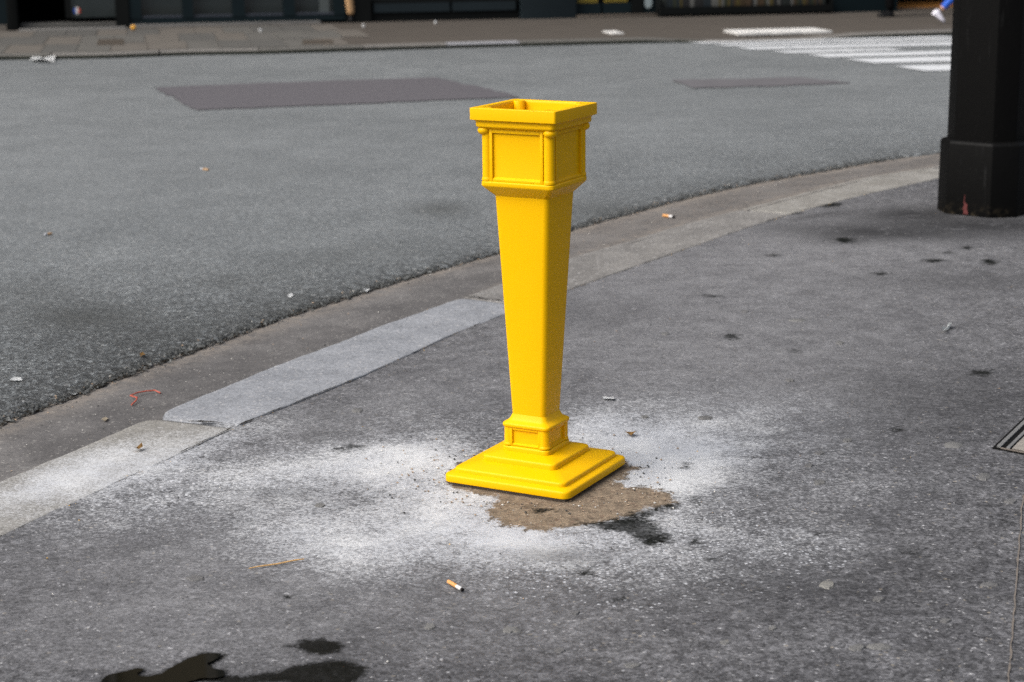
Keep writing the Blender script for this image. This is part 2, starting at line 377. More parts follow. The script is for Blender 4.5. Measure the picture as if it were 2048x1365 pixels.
DUST = [ell(*e) for e in [
    (950,1000,470,130,0,0.20),(890,960,170,70,8,0.52),(800,915,140,40,-6,0.50),(960,1010,150,40,10,0.52),(1020,1075,125,26,6,0.80),(800,1052,280,58,0,0.46),
    (900,1100,190,30,0,0.40),(640,1070,120,40,0,0.34),(1300,905,135,62,-8,0.97),(1230,855,100,30,0,0.55),(1370,945,90,40,-14,0.55),
    (1180,880,80,60,0,0.50),(600,950,230,56,-8,0.44),(330,925,150,26,-20,0.50),(130,955,170,34,-18,0.66),(200,905,120,20,-14,0.25),
    (1480,900,220,90,-12,0.26),(1300,1065,150,40,4,0.34),(1250,1120,240,55,0,0.24),(1600,1085,130,40,0,0.24),(1420,810,220,50,0,0.20),
    (300,1000,220,50,-14,0.24),(500,860,160,36,-14,0.18),(780,1130,260,46,0,0.20),(880,830,160,60,0,0.16),(1700,960,200,60,0,0.12)]]
PALE = [ell(*e) for e in [(1500,540,460,130,0,0.75),(1300,690,320,100,0,0.6),(1700,460,300,60,0,0.7),(450,1130,420,90,0,0.5),(900,1240,500,80,0,0.3),(250,1260,320,80,0,0.45),(800,800,240,70,-20,0.5),(1650,690,280,80,0,0.45),(1500,820,260,70,0,0.4),(1250,560,160,50,-20,0.5)]]
SPECK = [ell(*e) for e in [(1220,1110,190,50,0,0.75),(1420,1030,130,40,0,0.35),(520,955,110,34,-8,0.7),(330,980,130,30,-14,0.35),(1620,1105,90,30,0,0.4),(1300,1180,260,40,0,0.22),(700,900,120,30,0,0.25)]]
POLY = lambda pts: np.array([BP(a, b) for a, b in pts])
TAN = POLY([(884,955),(888,972),(935,984),(990,994),(975,1012),(962,1026),(1002,1048),(1085,1063),(1150,1052),(1215,1042),(1265,1030),(1300,1014),(1352,1004),(1345,988),(1308,974),(1262,972),(1243,962),(1262,946),(1285,935),(1262,926),(1180,900),(960,900)])
OIL = POLY([(1150,1048),(1205,1040),(1245,1034),(1262,1026),(1300,1018),(1352,1006),(1356,1012),(1300,1028),(1285,1036),(1320,1046),(1318,1056),(1338,1072),(1345,1084),(1300,1090),(1278,1084),(1255,1068),(1212,1056)])
PUD = lambda pts: [(180+a*.2832, 1250+b*.2832) for a, b in pts]
WET1 = PUD([(80,385),(130,350),(250,320),(350,298),(410,315),(395,330),(345,345),(400,355),(500,335),(560,295),(700,225),(830,188),(960,195),(930,240),(850,270),(880,300),(960,315),(970,345),(1090,360),(1200,335),(1330,325),(1400,290),(1560,265),(1700,240),(1850,255),(1945,290),(1930,340),(1870,390),(1900,425),(1700,450),(1450,435),(1370,388),(1250,395),(1050,405),(850,390),(740,385),(700,412),(600,450),(300,460),(60,425)])
WET2 = PUD([(1380,135),(1470,125),(1490,95),(1580,92),(1615,110),(1640,85),(1660,105),(1750,115),(1785,150),(1750,185),(1640,200),(1540,190),(1490,170),(1460,150)])
WATER = PUD([(88,385),(135,354),(255,325),(340,304),(385,316),(335,338),(345,358),(410,364),(505,345),(570,303),(705,233),(830,198),(930,203),(905,236),(830,268),(860,305),(940,325),(960,355),(880,375),(760,380),(700,400),(600,440),(300,452),(75,420)])

SPOTS = [ell(a, b, rx*.82, ry*.82, 0, 0) for a, b, rx, ry in [(680,897,14,4),(708,893,18,5),(1464,672,17,6),(1978,523,19,7),(1964,744,24,7),(1825,1105,14,6),(2012,1045,13,4),(1792,857,12,5),(1690,480,22,7),(1655,408,34,7),(1760,547,17,3),(1425,591,18,3),(1372,931,6,4),(1394,999,10,5),(1390,1084,8,5),(1425,1118,13,5),(1640,1065,8,4),(1585,425,22,4),(1545,510,14,3),(1900,504,10,3),(1868,520,26,4),(572,1192,9,4),(1170,1142,14,5),(1235,1196,12,4),(1935,495,12,4),(1080,1018,20,6),(1590,700,9,3)]]
DAMP = [ell(*e) for e in [(1830,428,120,16,0,0.98),(1960,450,220,18,0,0.98),(1760,464,190,14,2,0.95),(1690,478,70,10,0,0.6),(1640,430,60,5,-8,0.6),(1900,560,200,20,0,0.4),(1820,770,160,40,0,0.35),(1930,820,150,50,0,0.4),(1500,1180,300,40,0,0.25),(560,985,80,12,0,0.4),(1130,1110,110,18,0,0.55),(1700,1150,300,60,0,0.25),(1180,630,90,30,0,0.3),(650,870,60,14,0,0.4)]]
def spots_sdf(P, lst):
    best = np.full(P.shape[:-1], -1.0)
    for c, A, _ in lst:
        q = np.linalg.norm((P-c) @ A.T, axis=-1); sc = 1/math.sqrt(abs(np.linalg.det(A))); best = np.maximum(best, (1-q)*sc*0.8)
    return best
# ================================================================== GROUND, ROAD, GUTTER, KERB, PAVEMENT
gme = bpy.data.meshes.new('ground'); s_ = 500
gme.from_pydata([(-s_,-s_,-.4),(s_,-s_,-.4),(s_,s_,-.4),(-s_,s_,-.4)], [], [(0,1,2,3)])
tag(link('ground', gme, M['far_asphalt']), kind='structure')

def nz(P, scale, seed=0.0):
    """value noise over (...,2) points"""
    q = P*scale+seed; i = np.floor(q).astype(np.int64); f = q-i; f = f*f*(3-2*f)
    def hsh(a, b):
        h = (a*374761393+b*668265263) & 0x7fffffff; h = ((h ^ (h >> 13))*1274126177) & 0x7fffffff
        return ((h ^ (h >> 16)) & 0xffff)/65535.0
    x, y = i[..., 0], i[..., 1]
    return (hsh(x,y)*(1-f[...,0])+hsh(x+1,y)*f[...,0])*(1-f[...,1])+(hsh(x,y+1)*(1-f[...,0])+hsh(x+1,y+1)*f[...,0])*f[...,1]
def fbm(P, scale, seed=0.0, o=4):
    v = 0; a = 0.5; s = 0
    for k in range(o): v = v+a*nz(P, scale*2**k, seed+17.3*k); s += a; a *= 0.55
    return v/s

def lin_geo(lo_far, lo, hi, hi_far, d, g=1.25):
    m = list(np.arange(lo, hi, d)); a = []; x, st = lo, d
    while x > lo_far: st *= g; x -= st; a.append(x)
    b = []; x, st = m[-1], d
    while x < hi_far: st *= g; x += st; b.append(x)
    return np.array(a[::-1]+m+b)

# --- pavement on the near side
ts = lin_geo(-14, -1.95, 6.9, 26, 0.0125)
off = lin_geo(0.0, 0.0, 2.3, 14, 0.0125)
T_, O_ = np.meshgrid(ts, off, indexing='ij')
wob = (fbm(np.stack([T_*1.0, T_*0], -1), 9, 3)-0.5)*0.02+(fbm(np.stack([T_, T_*0], -1), 45, 8)-0.5)*0.012
P2 = xy(T_, KERB_IN(T_)+0.0005+O_+wob*np.exp(-O_*14))
Z = -0.004*fbm(P2, 2.2, 5)-0.0015*fbm(P2, 30, 9)-0.0012*np.exp(-O_*110)
pave = grid_mesh('pavement', np.concatenate([P2, Z[..., None]], -1), M['pavement'], attrs={
    'dust': ell_field(P2, DUST)*(0.82+0.36*fbm(P2, 5, 2)), 'pale': ell_field(P2, PALE), 'speck': ell_field(P2, SPECK), 'tan': sdf(P2, TAN), 'oil': np.maximum(sdf(P2, OIL)-0.002, spots_sdf(P2, SPOTS)), 'damp': ell_field(P2, DAMP),
    'wet': np.maximum(sdf(P2, POLY(WET1)), sdf(P2, POLY(WET2)))}, flip=True)
tag(pave, kind='structure')
E1, E2 = ts[0], ts[-1]

# --- gutter
tg = lin_geo(-14, -1.95, 7.2, 26, 0.03); fr = np.linspace(-0.12, 1.1, 15)
T_, F_ = np.meshgrid(tg, fr, indexing='ij')
nr, nk = ROAD_EDGE(T_), KERB_OUT(T_)
P2 = xy(T_, nr+(nk-nr)*F_)
zg = (1-F_)*(ROAD_Z-0.012)+F_*gutter_kerb_z(T_)-0.004*fbm(P2, 3, 1)
gut = grid_mesh('gutter', np.concatenate([P2, zg[..., None]], -1), M['gutter'], attrs={'silt': np.exp(-((F_-0.05)/0.14)**2)+0.55*np.exp(-((F_-0.97)/0.10)**2)+0.45*np.clip((T_-2.2)/1.5, 0, 1)}, flip=True)
tag(gut, kind='structure')

# --- carriageway, ragged where it breaks off at the gutter
tr = lin_geo(-30, -2.2, 7.4, 40, 0.012)
ofs = np.concatenate([[0, 0.0], lin_geo(0.0, 0.006, 0.7, 60, 0.012, 1.3)[1:]])
T_, O_ = np.meshgrid(tr, ofs, indexing='ij')
rag = (fbm(np.stack([T_, T_*0], -1), 5, 4)-0.5)*0.07+(fbm(np.stack([T_, T_*0+3], -1), 40, 6)-0.5)*0.075
P2 = xy(T_, ROAD_EDGE(T_)-O_+rag*np.exp(-O_*9))
edge = np.exp(-O_*5.5)
Zr = ROAD_Z+0.004*(fbm(P2, 1.5, 3)-0.5)+edge*(fbm(P2, 55, 2)-0.5)*0.020+edge*(fbm(P2, 14, 7)-0.6)*0.016-0.012*np.exp(-O_*60)
Zr[:, 0] = ROAD_Z-0.04
DARK = [ell(*e) for e in [(170,610,130,26,0,0.9),(450,540,70,14,0,0.4),(700,490,170,26,-8,0.35),(880,400,60,14,0,0.8),(1220,402,110,22,6,0.6),(590,580,120,22,-10,0.4),(330,650,160,26,-8,0.35),(60,560,120,26,0,0.4)]]
road = grid_mesh('road', np.concatenate([P2, Zr[..., None]], -1), M['road'], attrs={'edge': np.clip(edge*1.1, 0, 1)*0.85+0.15*np.exp(-O_*0.9), 'dark': ell_field(P2, DARK), 'near': np.clip(1.10-O_/2.4, 0, 1)*np.clip((3.2-T_)/2.5, 0.25, 1)})
tag(road, kind='structure')

# --- kerb stones, one by one
kerb = empty('kerb'); tag(kerb, kind='structure')
def kerb_stone(a, b, sa, sb, mat_, dz=0.0, nose=False, seed=0):
    nt = max(8, int((b-a)/0.02)); u = np.linspace(0, 1, nt)
    prof = [(-0.002, -0.16), (0.0, -0.016), (0.004, -0.007), (0.011, -0.002), (0.022, 0.0)]
    cols = [(0.0, o, z) for o, z in prof]+[(f, 0, 0.0) for f in np.linspace(0.12, 0.92, 9)]+[(1.0, -0.004, 0.0), (1.0, -0.0015, -0.0008), (1.0, 0.0, -0.004), (1.0, 0.0, -0.16)]
    V = np.zeros((nt, len(cols), 3))
    for j, (f, o, z) in enumerate(cols):
        t = (a+sa*f)+(b+sb*f-a-sa*f)*u
        ko, ki = KERB_OUT(t), KERB_IN(t)-0.003
        n = ko+(ki-ko)*f+o
        dist0, dist1 = (t-a-sa*f), (b+sb*f-t)
        w = (fbm(np.stack([t, t*0+seed], -1), 7, 1)-0.5)*0.012+(fbm(np.stack([t, t*0+seed], -1), 40, 4)-0.5)*0.006
        n = n+w*(1 if f in (0.0, 1.0) else 0.3)
        if f < 0.25:
            rr = 0.11 if nose else 0.03
            n = n+(1-f*4)*(0.05 if nose else 0.012)*np.clip(1-dist0/rr, 0, 1)**2.2+0.02*(1-f*4)*np.clip(1-dist1/0.05, 0, 1)**2
        zz = z+dz-0.003*np.clip(1-dist0/0.015, 0, 1)**2-0.003*np.clip(1-dist1/0.015, 0, 1)**2-0.003*fbm(np.stack([t, n], -1), 6, seed)
        if nose and f < 0.35: zz = zz-0.026*np.clip(1-dist0/0.06, 0, 1)**2*(1-f/0.35)
        V[:, j, :2] = xy(t, n); V[:, j, 2] = zz
    V0, V1 = V[:1].copy(), V[-1:].copy(); V0[..., 2] = -0.16; V1[..., 2] = -0.16
    V = np.concatenate([V0, V, V1], 0)
    return grid_mesh('kerb_stone', V, mat_, kerb, attrs={'dust': ell_field(V[..., :2], DUST)}, flip=True)
jo1, ji1 = tn(BP(322, 834))[0], tn(BP(471, 850))[0]
jo2, ji2 = tn(BP(921, 593))[0], tn(BP(1004, 604))[0]
kerb_stone(jo1-2.1, jo1-0.009, 0, ji1-jo1, M['granite_tan'], -0.004, seed=1)
kerb_stone(jo1+0.004, jo2-0.006, ji1-jo1, ji2-jo2, M['granite_blue'], -0.001, nose=True, seed=2)
kerb_stone(jo2+0.004, 4.35, ji2-jo2, 0.0, M['granite_grey'], -0.002, seed=3)
M['joint'] = simple('joint_dirt', (0.016, 0.014, 0.011), 0.95, 0.05, 0.6, 90, 0.4)  # kerb joint dirt, and the painted shadow line at the asphalt edge
def crack(pts, w, z, seed, name='joint_dirt', jag=0.006):
    bm = bmesh.new(); prev = None; n_ = len(pts)
    for i, p in enumerate(pts):
        d = pts[min(i+1, n_-1)]-pts[max(i-1, 0)]; d = d/np.linalg.norm(d); nr2 = np.array([-d[1], d[0]])
        c = p+nr2*jag*(noise.noise(Vector((i*0.23, seed, 0)))+0.6*noise.noise(Vector((i*0.9, seed, 5)))); ww = w*max(0.0, 0.45+1.2*noise.noise(Vector((i*0.17, seed, 9)))+0.5*noise.noise(Vector((i*0.8, seed, 2))))*(0.35 if i in (0, n_-1) else 1)
        r = [bm.verts.new((c[0]-nr2[0]*ww, c[1]-nr2[1]*ww, z)), bm.verts.new((c[0]+nr2[0]*ww, c[1]+nr2[1]*ww, z))]
        if prev: bm.faces.new((prev[0], prev[1], r[1], r[0]))
        prev = r
    return from_bm(name, bm, M['joint'], kerb, 0)
def pxline(px, step=0.012):
    q = [BP(*a) for a in px]; out = []
    for a, b in zip(q, q[1:]):
        k_ = max(2, int(np.linalg.norm(b-a)/step)); out += [a+(b-a)*i/k_ for i in range(k_)]
    return out+[q[-1]]
crack(pxline([(340,837),(375,843),(400,843),(440,846),(472,850)]), 0.008, 0.0012, 1.0)
crack(pxline([(925,594),(945,593),(970,598),(1004,600)]), 0.010, 0.0012, 2.0)
tk = np.arange(ji1+0.01, ji1+0.62, 0.012); crack(list(xy(tk, KERB_IN(tk)+0.002)), 0.0036, 0.0006, 3.0)
tk = np.arange(ji1-0.30, ji1, 0.012); crack(list(xy(tk, KERB_IN(tk)+0.002)), 0.0030, 0.0006, 4.0)
tk = np.arange(ji1+0.7, 6.2, 0.014); crack(list(xy(tk, KERB_IN(tk)+0.002)), 0.0020, 0.0006, 5.0)
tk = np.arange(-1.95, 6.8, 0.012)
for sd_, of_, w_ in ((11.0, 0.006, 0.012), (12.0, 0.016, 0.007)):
    cr_ = crack(list(xy(tk, ROAD_EDGE(tk)+of_)), w_, ROAD_Z-0.0075, sd_, 'edge_shadow_strip', 0.016); cr_.parent = gut  # dark strips drawn in for the shadow line along the asphalt edge
a_ = 4.358
for k in range(6):
    kerb_stone(a_, a_+1.9, 0, 0, M['granite_grey'] if k % 2 else M['granite_tan'], -0.003, seed=5+k); a_ += 1.908
b_ = jo1-2.11
for k in range(3):
    kerb_stone(b_-1.9, b_, 0, 0, M['granite_tan'], -0.010, seed=15+k); b_ -= 1.908

# --- patches of newer asphalt
def sheet(name, px, z, mat_, parent=None, sub=3, jit=0.0, thick=0.0):
    pts = [BP3(a, b, z) for a, b in px]; out = []
    for i, p in enumerate(pts):
        q = pts[(i+1) % len(pts)]
        for k in range(sub):
            v = p.lerp(q, k/sub); v = v+Vector((random.uniform(-jit, jit), random.uniform(-jit, jit), 0)) if jit else v
            out.append(v)
    bm = bmesh.new(); vs_ = [bm.verts.new(v) for v in out]
    f = bm.faces.new(vs_)
    if f.normal.z < 0: f.normal_flip()
    f.normal_update()
    if f.normal.z < 0: bmesh.ops.reverse_faces(bm, faces=[f])
    if thick:
        r = bmesh.ops.extrude_face_region(bm, geom=[f]); bmesh.ops.translate(bm, verts=[v for v in r['geom'] if isinstance(v, bmesh.types.BMVert)], vec=(0, 0, -thick))
        bmesh.ops.recalc_face_normals(bm, faces=bm.faces)
    bmesh.ops.triangulate(bm, faces=bm.faces)
    return from_bm(name, bm, mat_, parent, 0)
sheet('asphalt_patch', [(307,175),(580,164),(869,155),(950,172),(1045,194),(720,207),(397,220),(350,196)], ROAD_Z+0.0065, M['road_patch'], road, 10, 0.03)
sheet('asphalt_patch', [(1340,160),(1480,158),(1590,154),(1705,166),(1560,172),(1391,176)], ROAD_Z+0.0065, M['road_patch_pale'], road, 8, 0.03)

# ================================================================== ZEBRA CROSSING
zebra = empty('zebra_crossing', (0,0,0)); tag(zebra, 'white zebra crossing painted on the road at the far kerb', 'crossing')
tips = [BP(1785,133.5,ROAD_Z), BP(1692,119.5,ROAD_Z), BP(1609,110,ROAD_Z), BP(1541,103.5,ROAD_Z), BP(1468,96,ROAD_Z), BP(1425,90.5,ROAD_Z), BP(1372,85.5,ROAD_Z)]
sd = BP(1903,103,ROAD_Z)-BP(1609,110,ROAD_Z); sd = sd/np.linalg.norm(sd)
cd = tips[4]-tips[0]; cd /= np.linalg.norm(cd)
for k, tp in enumerate(tips):
    w = (0.60, 0.55, 0.42, 0.32, 0.38, 0.26, 0.26)[k]; ln = 5.2-0.35*k if k != 3 else 1.3
    near = -np.array([-sd[1], sd[0]])*w+sd*0.10
    bm = bmesh.new(); nseg = 26; rows = []
    for i in range(nseg+1):
        c = tp+sd*ln*i/nseg; j1, j2 = random.uniform(-.02, .02), random.uniform(-.02, .02)
        nr_ = near if i == 0 else near
        rows.append((bm.verts.new((c[0]+j1*cd[0], c[1]+j1*cd[1], ROAD_Z+0.007)), bm.verts.new((c[0]+nr_[0]+j2*cd[0], c[1]+nr_[1]+j2*cd[1], ROAD_Z+0.007))))
    for a, b in zip(rows, rows[1:]): bm.faces.new((a[0], a[1], b[1], b[0]))
    from_bm('stripe', bm, M['paint'], zebra, 0)

# ================================================================== FAR PAVEMENT
FK = [(-260,122),(0,111),(200,108.5),(380,102),(560,99),(740,93),(1000,85.5),(1100,83),(1280,78.5),(1500,75),(1700,69.5),(1903,62.5),(2150,55)]
fk = np.array([BP(a, b, 0.0) for a, b in FK])
fac_a, fac_b = BP(0, 60), BP(1900, 19)
fu = (fac_b-fac_a)/np.linalg.norm(fac_b-fac_a); fn = np.array([fu[1], -fu[0]])          # along the facade, out of the facade
FROT = math.atan2(fu[1], fu[0])
fk0, fk1 = fk[0]+(fk[0]-fk[1])*8, fk[-1]+(fk[-1]-fk[-2])*6
fkc = np.array([fk0, *fk, fk1])
fu_f = (fkc-fac_a) @ fu; fn_f = (fkc-fac_a) @ fn
def kerb_far(u): return np.interp(u, fu_f, fn_f)        # distance of the far kerb from the facade
def FW(u, n, z=0.0): p = fac_a+fu*u+fn*n; return Vector((p[0], p[1], z))
def drop(u):  # the kerb is lowered at the crossing
    u0, u1, u2, u3 = [(BP(x, 76)-fac_a) @ fu for x in (1290, 1400, 1640, 1760)]
    return float(np.interp(u, [u0, u1, u2, u3], [0, -0.036, -0.036, 0]))
us = np.arange(-22, 34, 0.25)
V = np.zeros((len(us), 6, 3))
for i, u in enumerate(us):
    kf = float(kerb_far(u))-0.27
    for j, f in enumerate((-0.02, 0.2, 0.4, 0.6, 0.8, 1.0)):
        p = FW(u, kf*f if f > 0 else -0.5); V[i, j] = (p.x, p.y, -0.004+drop(u)*max(0, (f-0.6)/0.4))
farp = grid_mesh('far_pavement', V, M['far_asphalt'], smooth=False, flip=True); tag(farp, kind='structure')
u = -22.0
pale_u = [(BP(x, 84)-fac_a) @ fu for x in (885, 1040)]
while u < 30:
    if abs(u-pale_u[0]) < 0.7: L_ = pale_u[1]-u; mt = M['far_kerb_pale']
    else:
        L_ = 1.15+random.uniform(-.1, .1); mt = random.choice([M['far_kerb'], M['far_kerb'], M['slab_a']])
        if u < pale_u[0] < u+L_+0.69: L_ = pale_u[0]-u
    bm = bmesh.new(); k = 6; prev = None; g = 0.008
    sec = [(0.0, -0.11), (0.0, -0.012), (-0.012, 0.0), (-0.272, 0.0), (-0.272, -0.11)]
    for i in range(k+1):
        uu = u+g+(L_-2*g)*i/k; kk = float(kerb_far(uu)); dz_ = drop(uu)
        ring = [bm.verts.new(FW(uu, kk+o, z+dz_)) for o, z in sec]
        if prev:
            for a in range(len(sec)-1): bm.faces.new((prev[a], ring[a], ring[a+1], prev[a+1]))
        else: bm.faces.new(ring)
        prev = ring
    bm.faces.new(prev[::-1]); bmesh.ops.recalc_face_normals(bm, faces=bm.faces)
    ks = from_bm('kerb_stone', bm, [mt, M['kerb_dirt_shade']], farp, 40); u += L_
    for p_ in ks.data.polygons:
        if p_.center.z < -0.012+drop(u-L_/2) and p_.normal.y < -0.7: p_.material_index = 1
# paving slabs in front of the left shop
sx = [-330,-240,-140,-50,48,118,185,250,322,400,465,530,600,672,728]
for i in range(len(sx)-1):
    ua, ub = [(BP(x, 90)-fac_a) @ fu for x in sx[i:i+2]]
    for row, (f0, f1) in enumerate(((0.10, 0.38), (0.385, 0.70), (0.705, 0.995))):
        sh = (0.0, 0.22, -0.15)[row]
        a, b = ua+sh+0.004, ub+sh-0.004
        bm = bmesh.new(); z0 = 0.0015+random.uniform(0, 0.004)
        c = []
        for uu, ff in ((a, f0), (b, f0), (b, f1), (a, f1)):
            kf = float(kerb_far(uu))-0.28; c.append(FW(uu, kf*ff+(0.004 if ff == f0 else -0.004)))
        lo = [bm.verts.new((p.x, p.y, -0.03)) for p in c]; hi = [bm.verts.new((p.x, p.y, z0)) for p in c]
        bm.faces.new(hi); bm.faces.new(lo[::-1])
        for q in range(4): bm.faces.new((lo[q], lo[(q+1)%4], hi[(q+1)%4], hi[q]))
        bmesh.ops.recalc_face_normals(bm, faces=bm.faces)
        from_bm('paving_slab', bm, M[random.choice(['slab_a', 'slab_a', 'slab_b', 'slab_c'])], farp, 0)
for q in ([(196,79),(247,78),(248,89),(194,90)], [(606,80),(664,79),(668,87),(604,88)]):
    sheet('cover_plate', q, 0.010, M['plate'], farp, 1, 0, 0.012)
# white studded tactile strips at the crossing
def tactile(name, label, c0, c1, dep):
    u0, u1 = [(BP(*c)-fac_a) @ fu for c in (c0, c1)]; n0 = (BP(*c0)-fac_a) @ fn
    o = empty(name, FW(u0, n0, 0.0), FROT); tag(o, label, 'tactile strip', 'tactile strips at the crossing')
    L_ = u1-u0; nb = max(1, round(L_/0.4))
    for i in range(nb): box('tile', M['tactile'], o, L_*i/nb+.004, L_*(i+1)/nb-.004, -dep/2, dep/2, -0.02, 0.010, 0.002)
    bm = bmesh.new()
    for i in range(int(L_/0.075)):
        for j in range(int(dep/0.075)):
            x, y = 0.04+i*0.075, -dep/2+0.04+j*0.075
            r = bmesh.ops.create_cone(bm, cap_ends=True, segments=8, radius1=0.0125, radius2=0.008, depth=0.006, matrix=Matrix.Translation((x, y, 0.013)))
    s = from_bm('stud', bm, M['tactile'], o, 0); s['kind'] = 'stuff'
tactile('tactile_strip', 'long white tactile paving strip on the far pavement at the zebra crossing', (1462, 65), (1652, 61.5), 0.62)
tactile('tactile_strip', 'short white tactile tile on the far pavement left of the zebra crossing', (1212, 66), (1243, 66), 0.42)

# ================================================================== BUILDING ACROSS THE STREET
bld = empty('apartment_building', FW(0, 0, 0), FROT)
tag(bld, 'dark painted shopfronts along the foot of the building across the street', 'building')
def FX(px, py=30, n=0.0):
    """distance along the facade (n metres in front of it) seen at this pixel"""
    d = ray(px, py); c = np.array([0, -CAM_D]); o = fac_a+fn*n
    t = ((o-c) @ fn)/(d[:2] @ fn); return float((c+d[:2]*t-fac_a) @ fu)
def FZ(px, py, n=0.0):
    d = ray(px, py); c = np.array([0, -CAM_D]); o = fac_a+fn*n
    t = ((o-c) @ fn)/(d[:2] @ fn); return float(CAM_H+d[2]*t)
# local: x along the facade, -y towards the street, z up
XL, XR, TOP = -22.0, 32.0, 15.0
def W(name, m_, x0, x1, y0, y1, z0, z1, par=None, bev=0.0): return box(name, M[m_], par or bld, x0, x1, y0, y1, z0, z1, bev)
W('wall', 'limestone', XL, XR, 0.0, 0.45, 3.75, TOP)
W('back_wall', 'dark_inside', XL, XR, 3.5, 3.7, -0.1, 3.75)
W('ceiling', 'dark_inside', XL, XR, 0.45, 3.5, 3.6, 3.74)
W('interior_floor', 'dark_inside', XL, XR, 0.30, 3.5, -0.1, 0.005)
W('fascia', 'navy', XL, XR, -0.12, 0.3, 2.95, 3.74)
W('cornice', 'limestone', XL, XR, -0.30, 0.0, 3.78, 4.02, bev=0.03)
W('roof', 'slate', XL, XR, 0.2, 6.0, TOP, TOP+0.3)
k = XL+0.8
while k < XR-2:
    for z in (4.6, 7.6, 10.8):
        f = W('window_frame', 'step_stone', k, k+1.35, -0.06, -0.003, z-0.1, z+2.3)
        W('pane', 'upper_glass', k+0.15, k+1.2, -0.085, -0.0625, z+0.05, z+2.15, f)
    k += 2.6
x = lambda p: FX(p)
H1 = 2.95
# left neighbour, black drainpipe, open doorway with a glazed leaf
W('stone_base', 'slab_c', XL, x(12), -0.05, 0.3, -0.1, FZ(0, 50))
W('panel', 'navy', XL, x(14), 0.0, 0.3, FZ(0, 50)+.002, H1)
W('pilaster', 'blackwood', x(15), x(37), -0.16, 0.25, -0.05, H1, bev=0.02)
W('door_step', 'step_stone', x(38), x(252), -0.42, 0.35, -0.05, FZ(140, 64, 0.42)+0.035, bev=0.02)
W('door_step_tread', 'slab_b', x(40), x(250), -0.02, 0.35, 0.02, FZ(140, 46), bev=0.01)
dr = W('door_jamb', 'blackwood', x(131), x(142), 0.02, 0.15, 0.13, H1)
W('door_rail', 'navy', x(142)+.002, x(231), 0.03, 0.12, 0.13, FZ(180, 36))
W('glass_pane', 'glass', x(142)+.002, x(231), 0.05, 0.07, FZ(180, 36)+.002, H1)
W('pilaster', 'blackwood', x(231)+.002, x(258), -0.05, 0.2, 0.0, H1)
# round sticker, three bands
M['st_blue'] = simple('sticker_blue', (0.015, 0.06, 0.30), 0.5); M['st_red'] = simple('sticker_red', (0.33, 0.05, 0.03), 0.5)
def disc_band(name, m_, f0, f1, yy, par):
    cx_, cz_, r_ = x(154), FZ(153, 22), 0.5*(FZ(153, 15)-FZ(153, 29.5)); bm = bmesh.new(); up_, dn_ = [], []
    for k in range(9):
        u_ = f0+(f1-f0)*k/8; h_ = math.sqrt(max(0.0004, 1-u_*u_)); up_.append((cx_+u_*r_, cz_+h_*r_)); dn_.append((cx_+u_*r_, cz_-h_*r_))
    loop = up_+dn_[::-1]; a_f = [bm.verts.new((p, yy, q)) for p, q in loop]; b_f = [bm.verts.new((p, yy+0.004, q)) for p, q in loop]
    bm.faces.new(a_f); bm.faces.new(b_f[::-1])
    for k in range(len(loop)): bm.faces.new((a_f[k], b_f[k], b_f[(k+1)%len(loop)], a_f[(k+1)%len(loop)]))
    bmesh.ops.recalc_face_normals(bm, faces=bm.faces); return from_bm(name, bm, M[m_], par, 30)
st = disc_band('sticker', 'tactile', -0.33, 0.33, 0.042, bld)
disc_band('sticker_band', 'st_blue', -0.99, -0.335, 0.042, st); disc_band('sticker_band', 'st_red', 0.335, 0.99, 0.042, st)
# the four-light shop window on its stone base
W('stone_base', 'step_stone', x(259), x(640), -0.10, 0.28, -0.1, FZ(400, 47, 0.1), bev=0.01)
W('bottom_rail', 'navy', x(259), x(690), -0.02, 0.2, FZ(400, 47, 0.1)+.002, FZ(400, 35.5))
mul = [(259, 283), (365, 387), (465, 490), (567, 590), (668, 691)]
for a, b in mul: W('mullion', 'navy', x(a), x(b), -0.03, 0.2, FZ(400, 35.5)+.002, H1)
for a, b in ((283, 365), (387, 465), (490, 567), (590, 668)):
    wsh = W('window_sill', 'sill', x(a)+.002, x(b)-.002, -0.012, 0.06, FZ(400, 35)+.004, FZ(400, 30))
    W('glass_pane', 'glass', x(a)+.002, x(b)-.002, 0.08, 0.10, FZ(400, 30)+.002, H1)
M['pale_in'] = simple('pale_poster', (0.05, 0.06, 0.06), 0.6)
W('poster', 'pale_in', x(640), x(660), 0.06, 0.077, FZ(650, 29), 1.2)
# dark recessed shop
W('pilaster', 'blackwood', x(691)+.002, x(742), -0.02, 0.25, -0.05, H1)
W('stall_riser', 'blackwood', x(742)+.002, x(1040), 0.05, 0.25, -0.05, FZ(900, 24))
for a, b in ((748, 900), (905, 1032)):
    f = W('riser_panel', 'stall', x(a), x(b), 0.015, 0.048, FZ(900, 21), FZ(900, 5)) if 'stall' in M else W('riser_panel', 'slate', x(a), x(b), 0.015, 0.048, FZ(900, 23), FZ(900, 5))
W('stall_riser_cap', 'blackwood', x(742)+.002, x(1040), 0.02, 0.25, FZ(900, 5)+.002, FZ(900, 5)+.05)
W('glass_pane', 'glass', x(742)+.002, x(1040), 0.10, 0.12, FZ(900, 5)+.053, H1)
W('stall_riser_back', 'blackwood', x(742)+.002, x(1040), 0.13, 0.25, FZ(900, 24)+.002, FZ(900, 5)+.05)
W('pilaster', 'slate', x(1040)+.002, x(1150), -0.10, 0.25, -0.05, H1, bev=0.01)
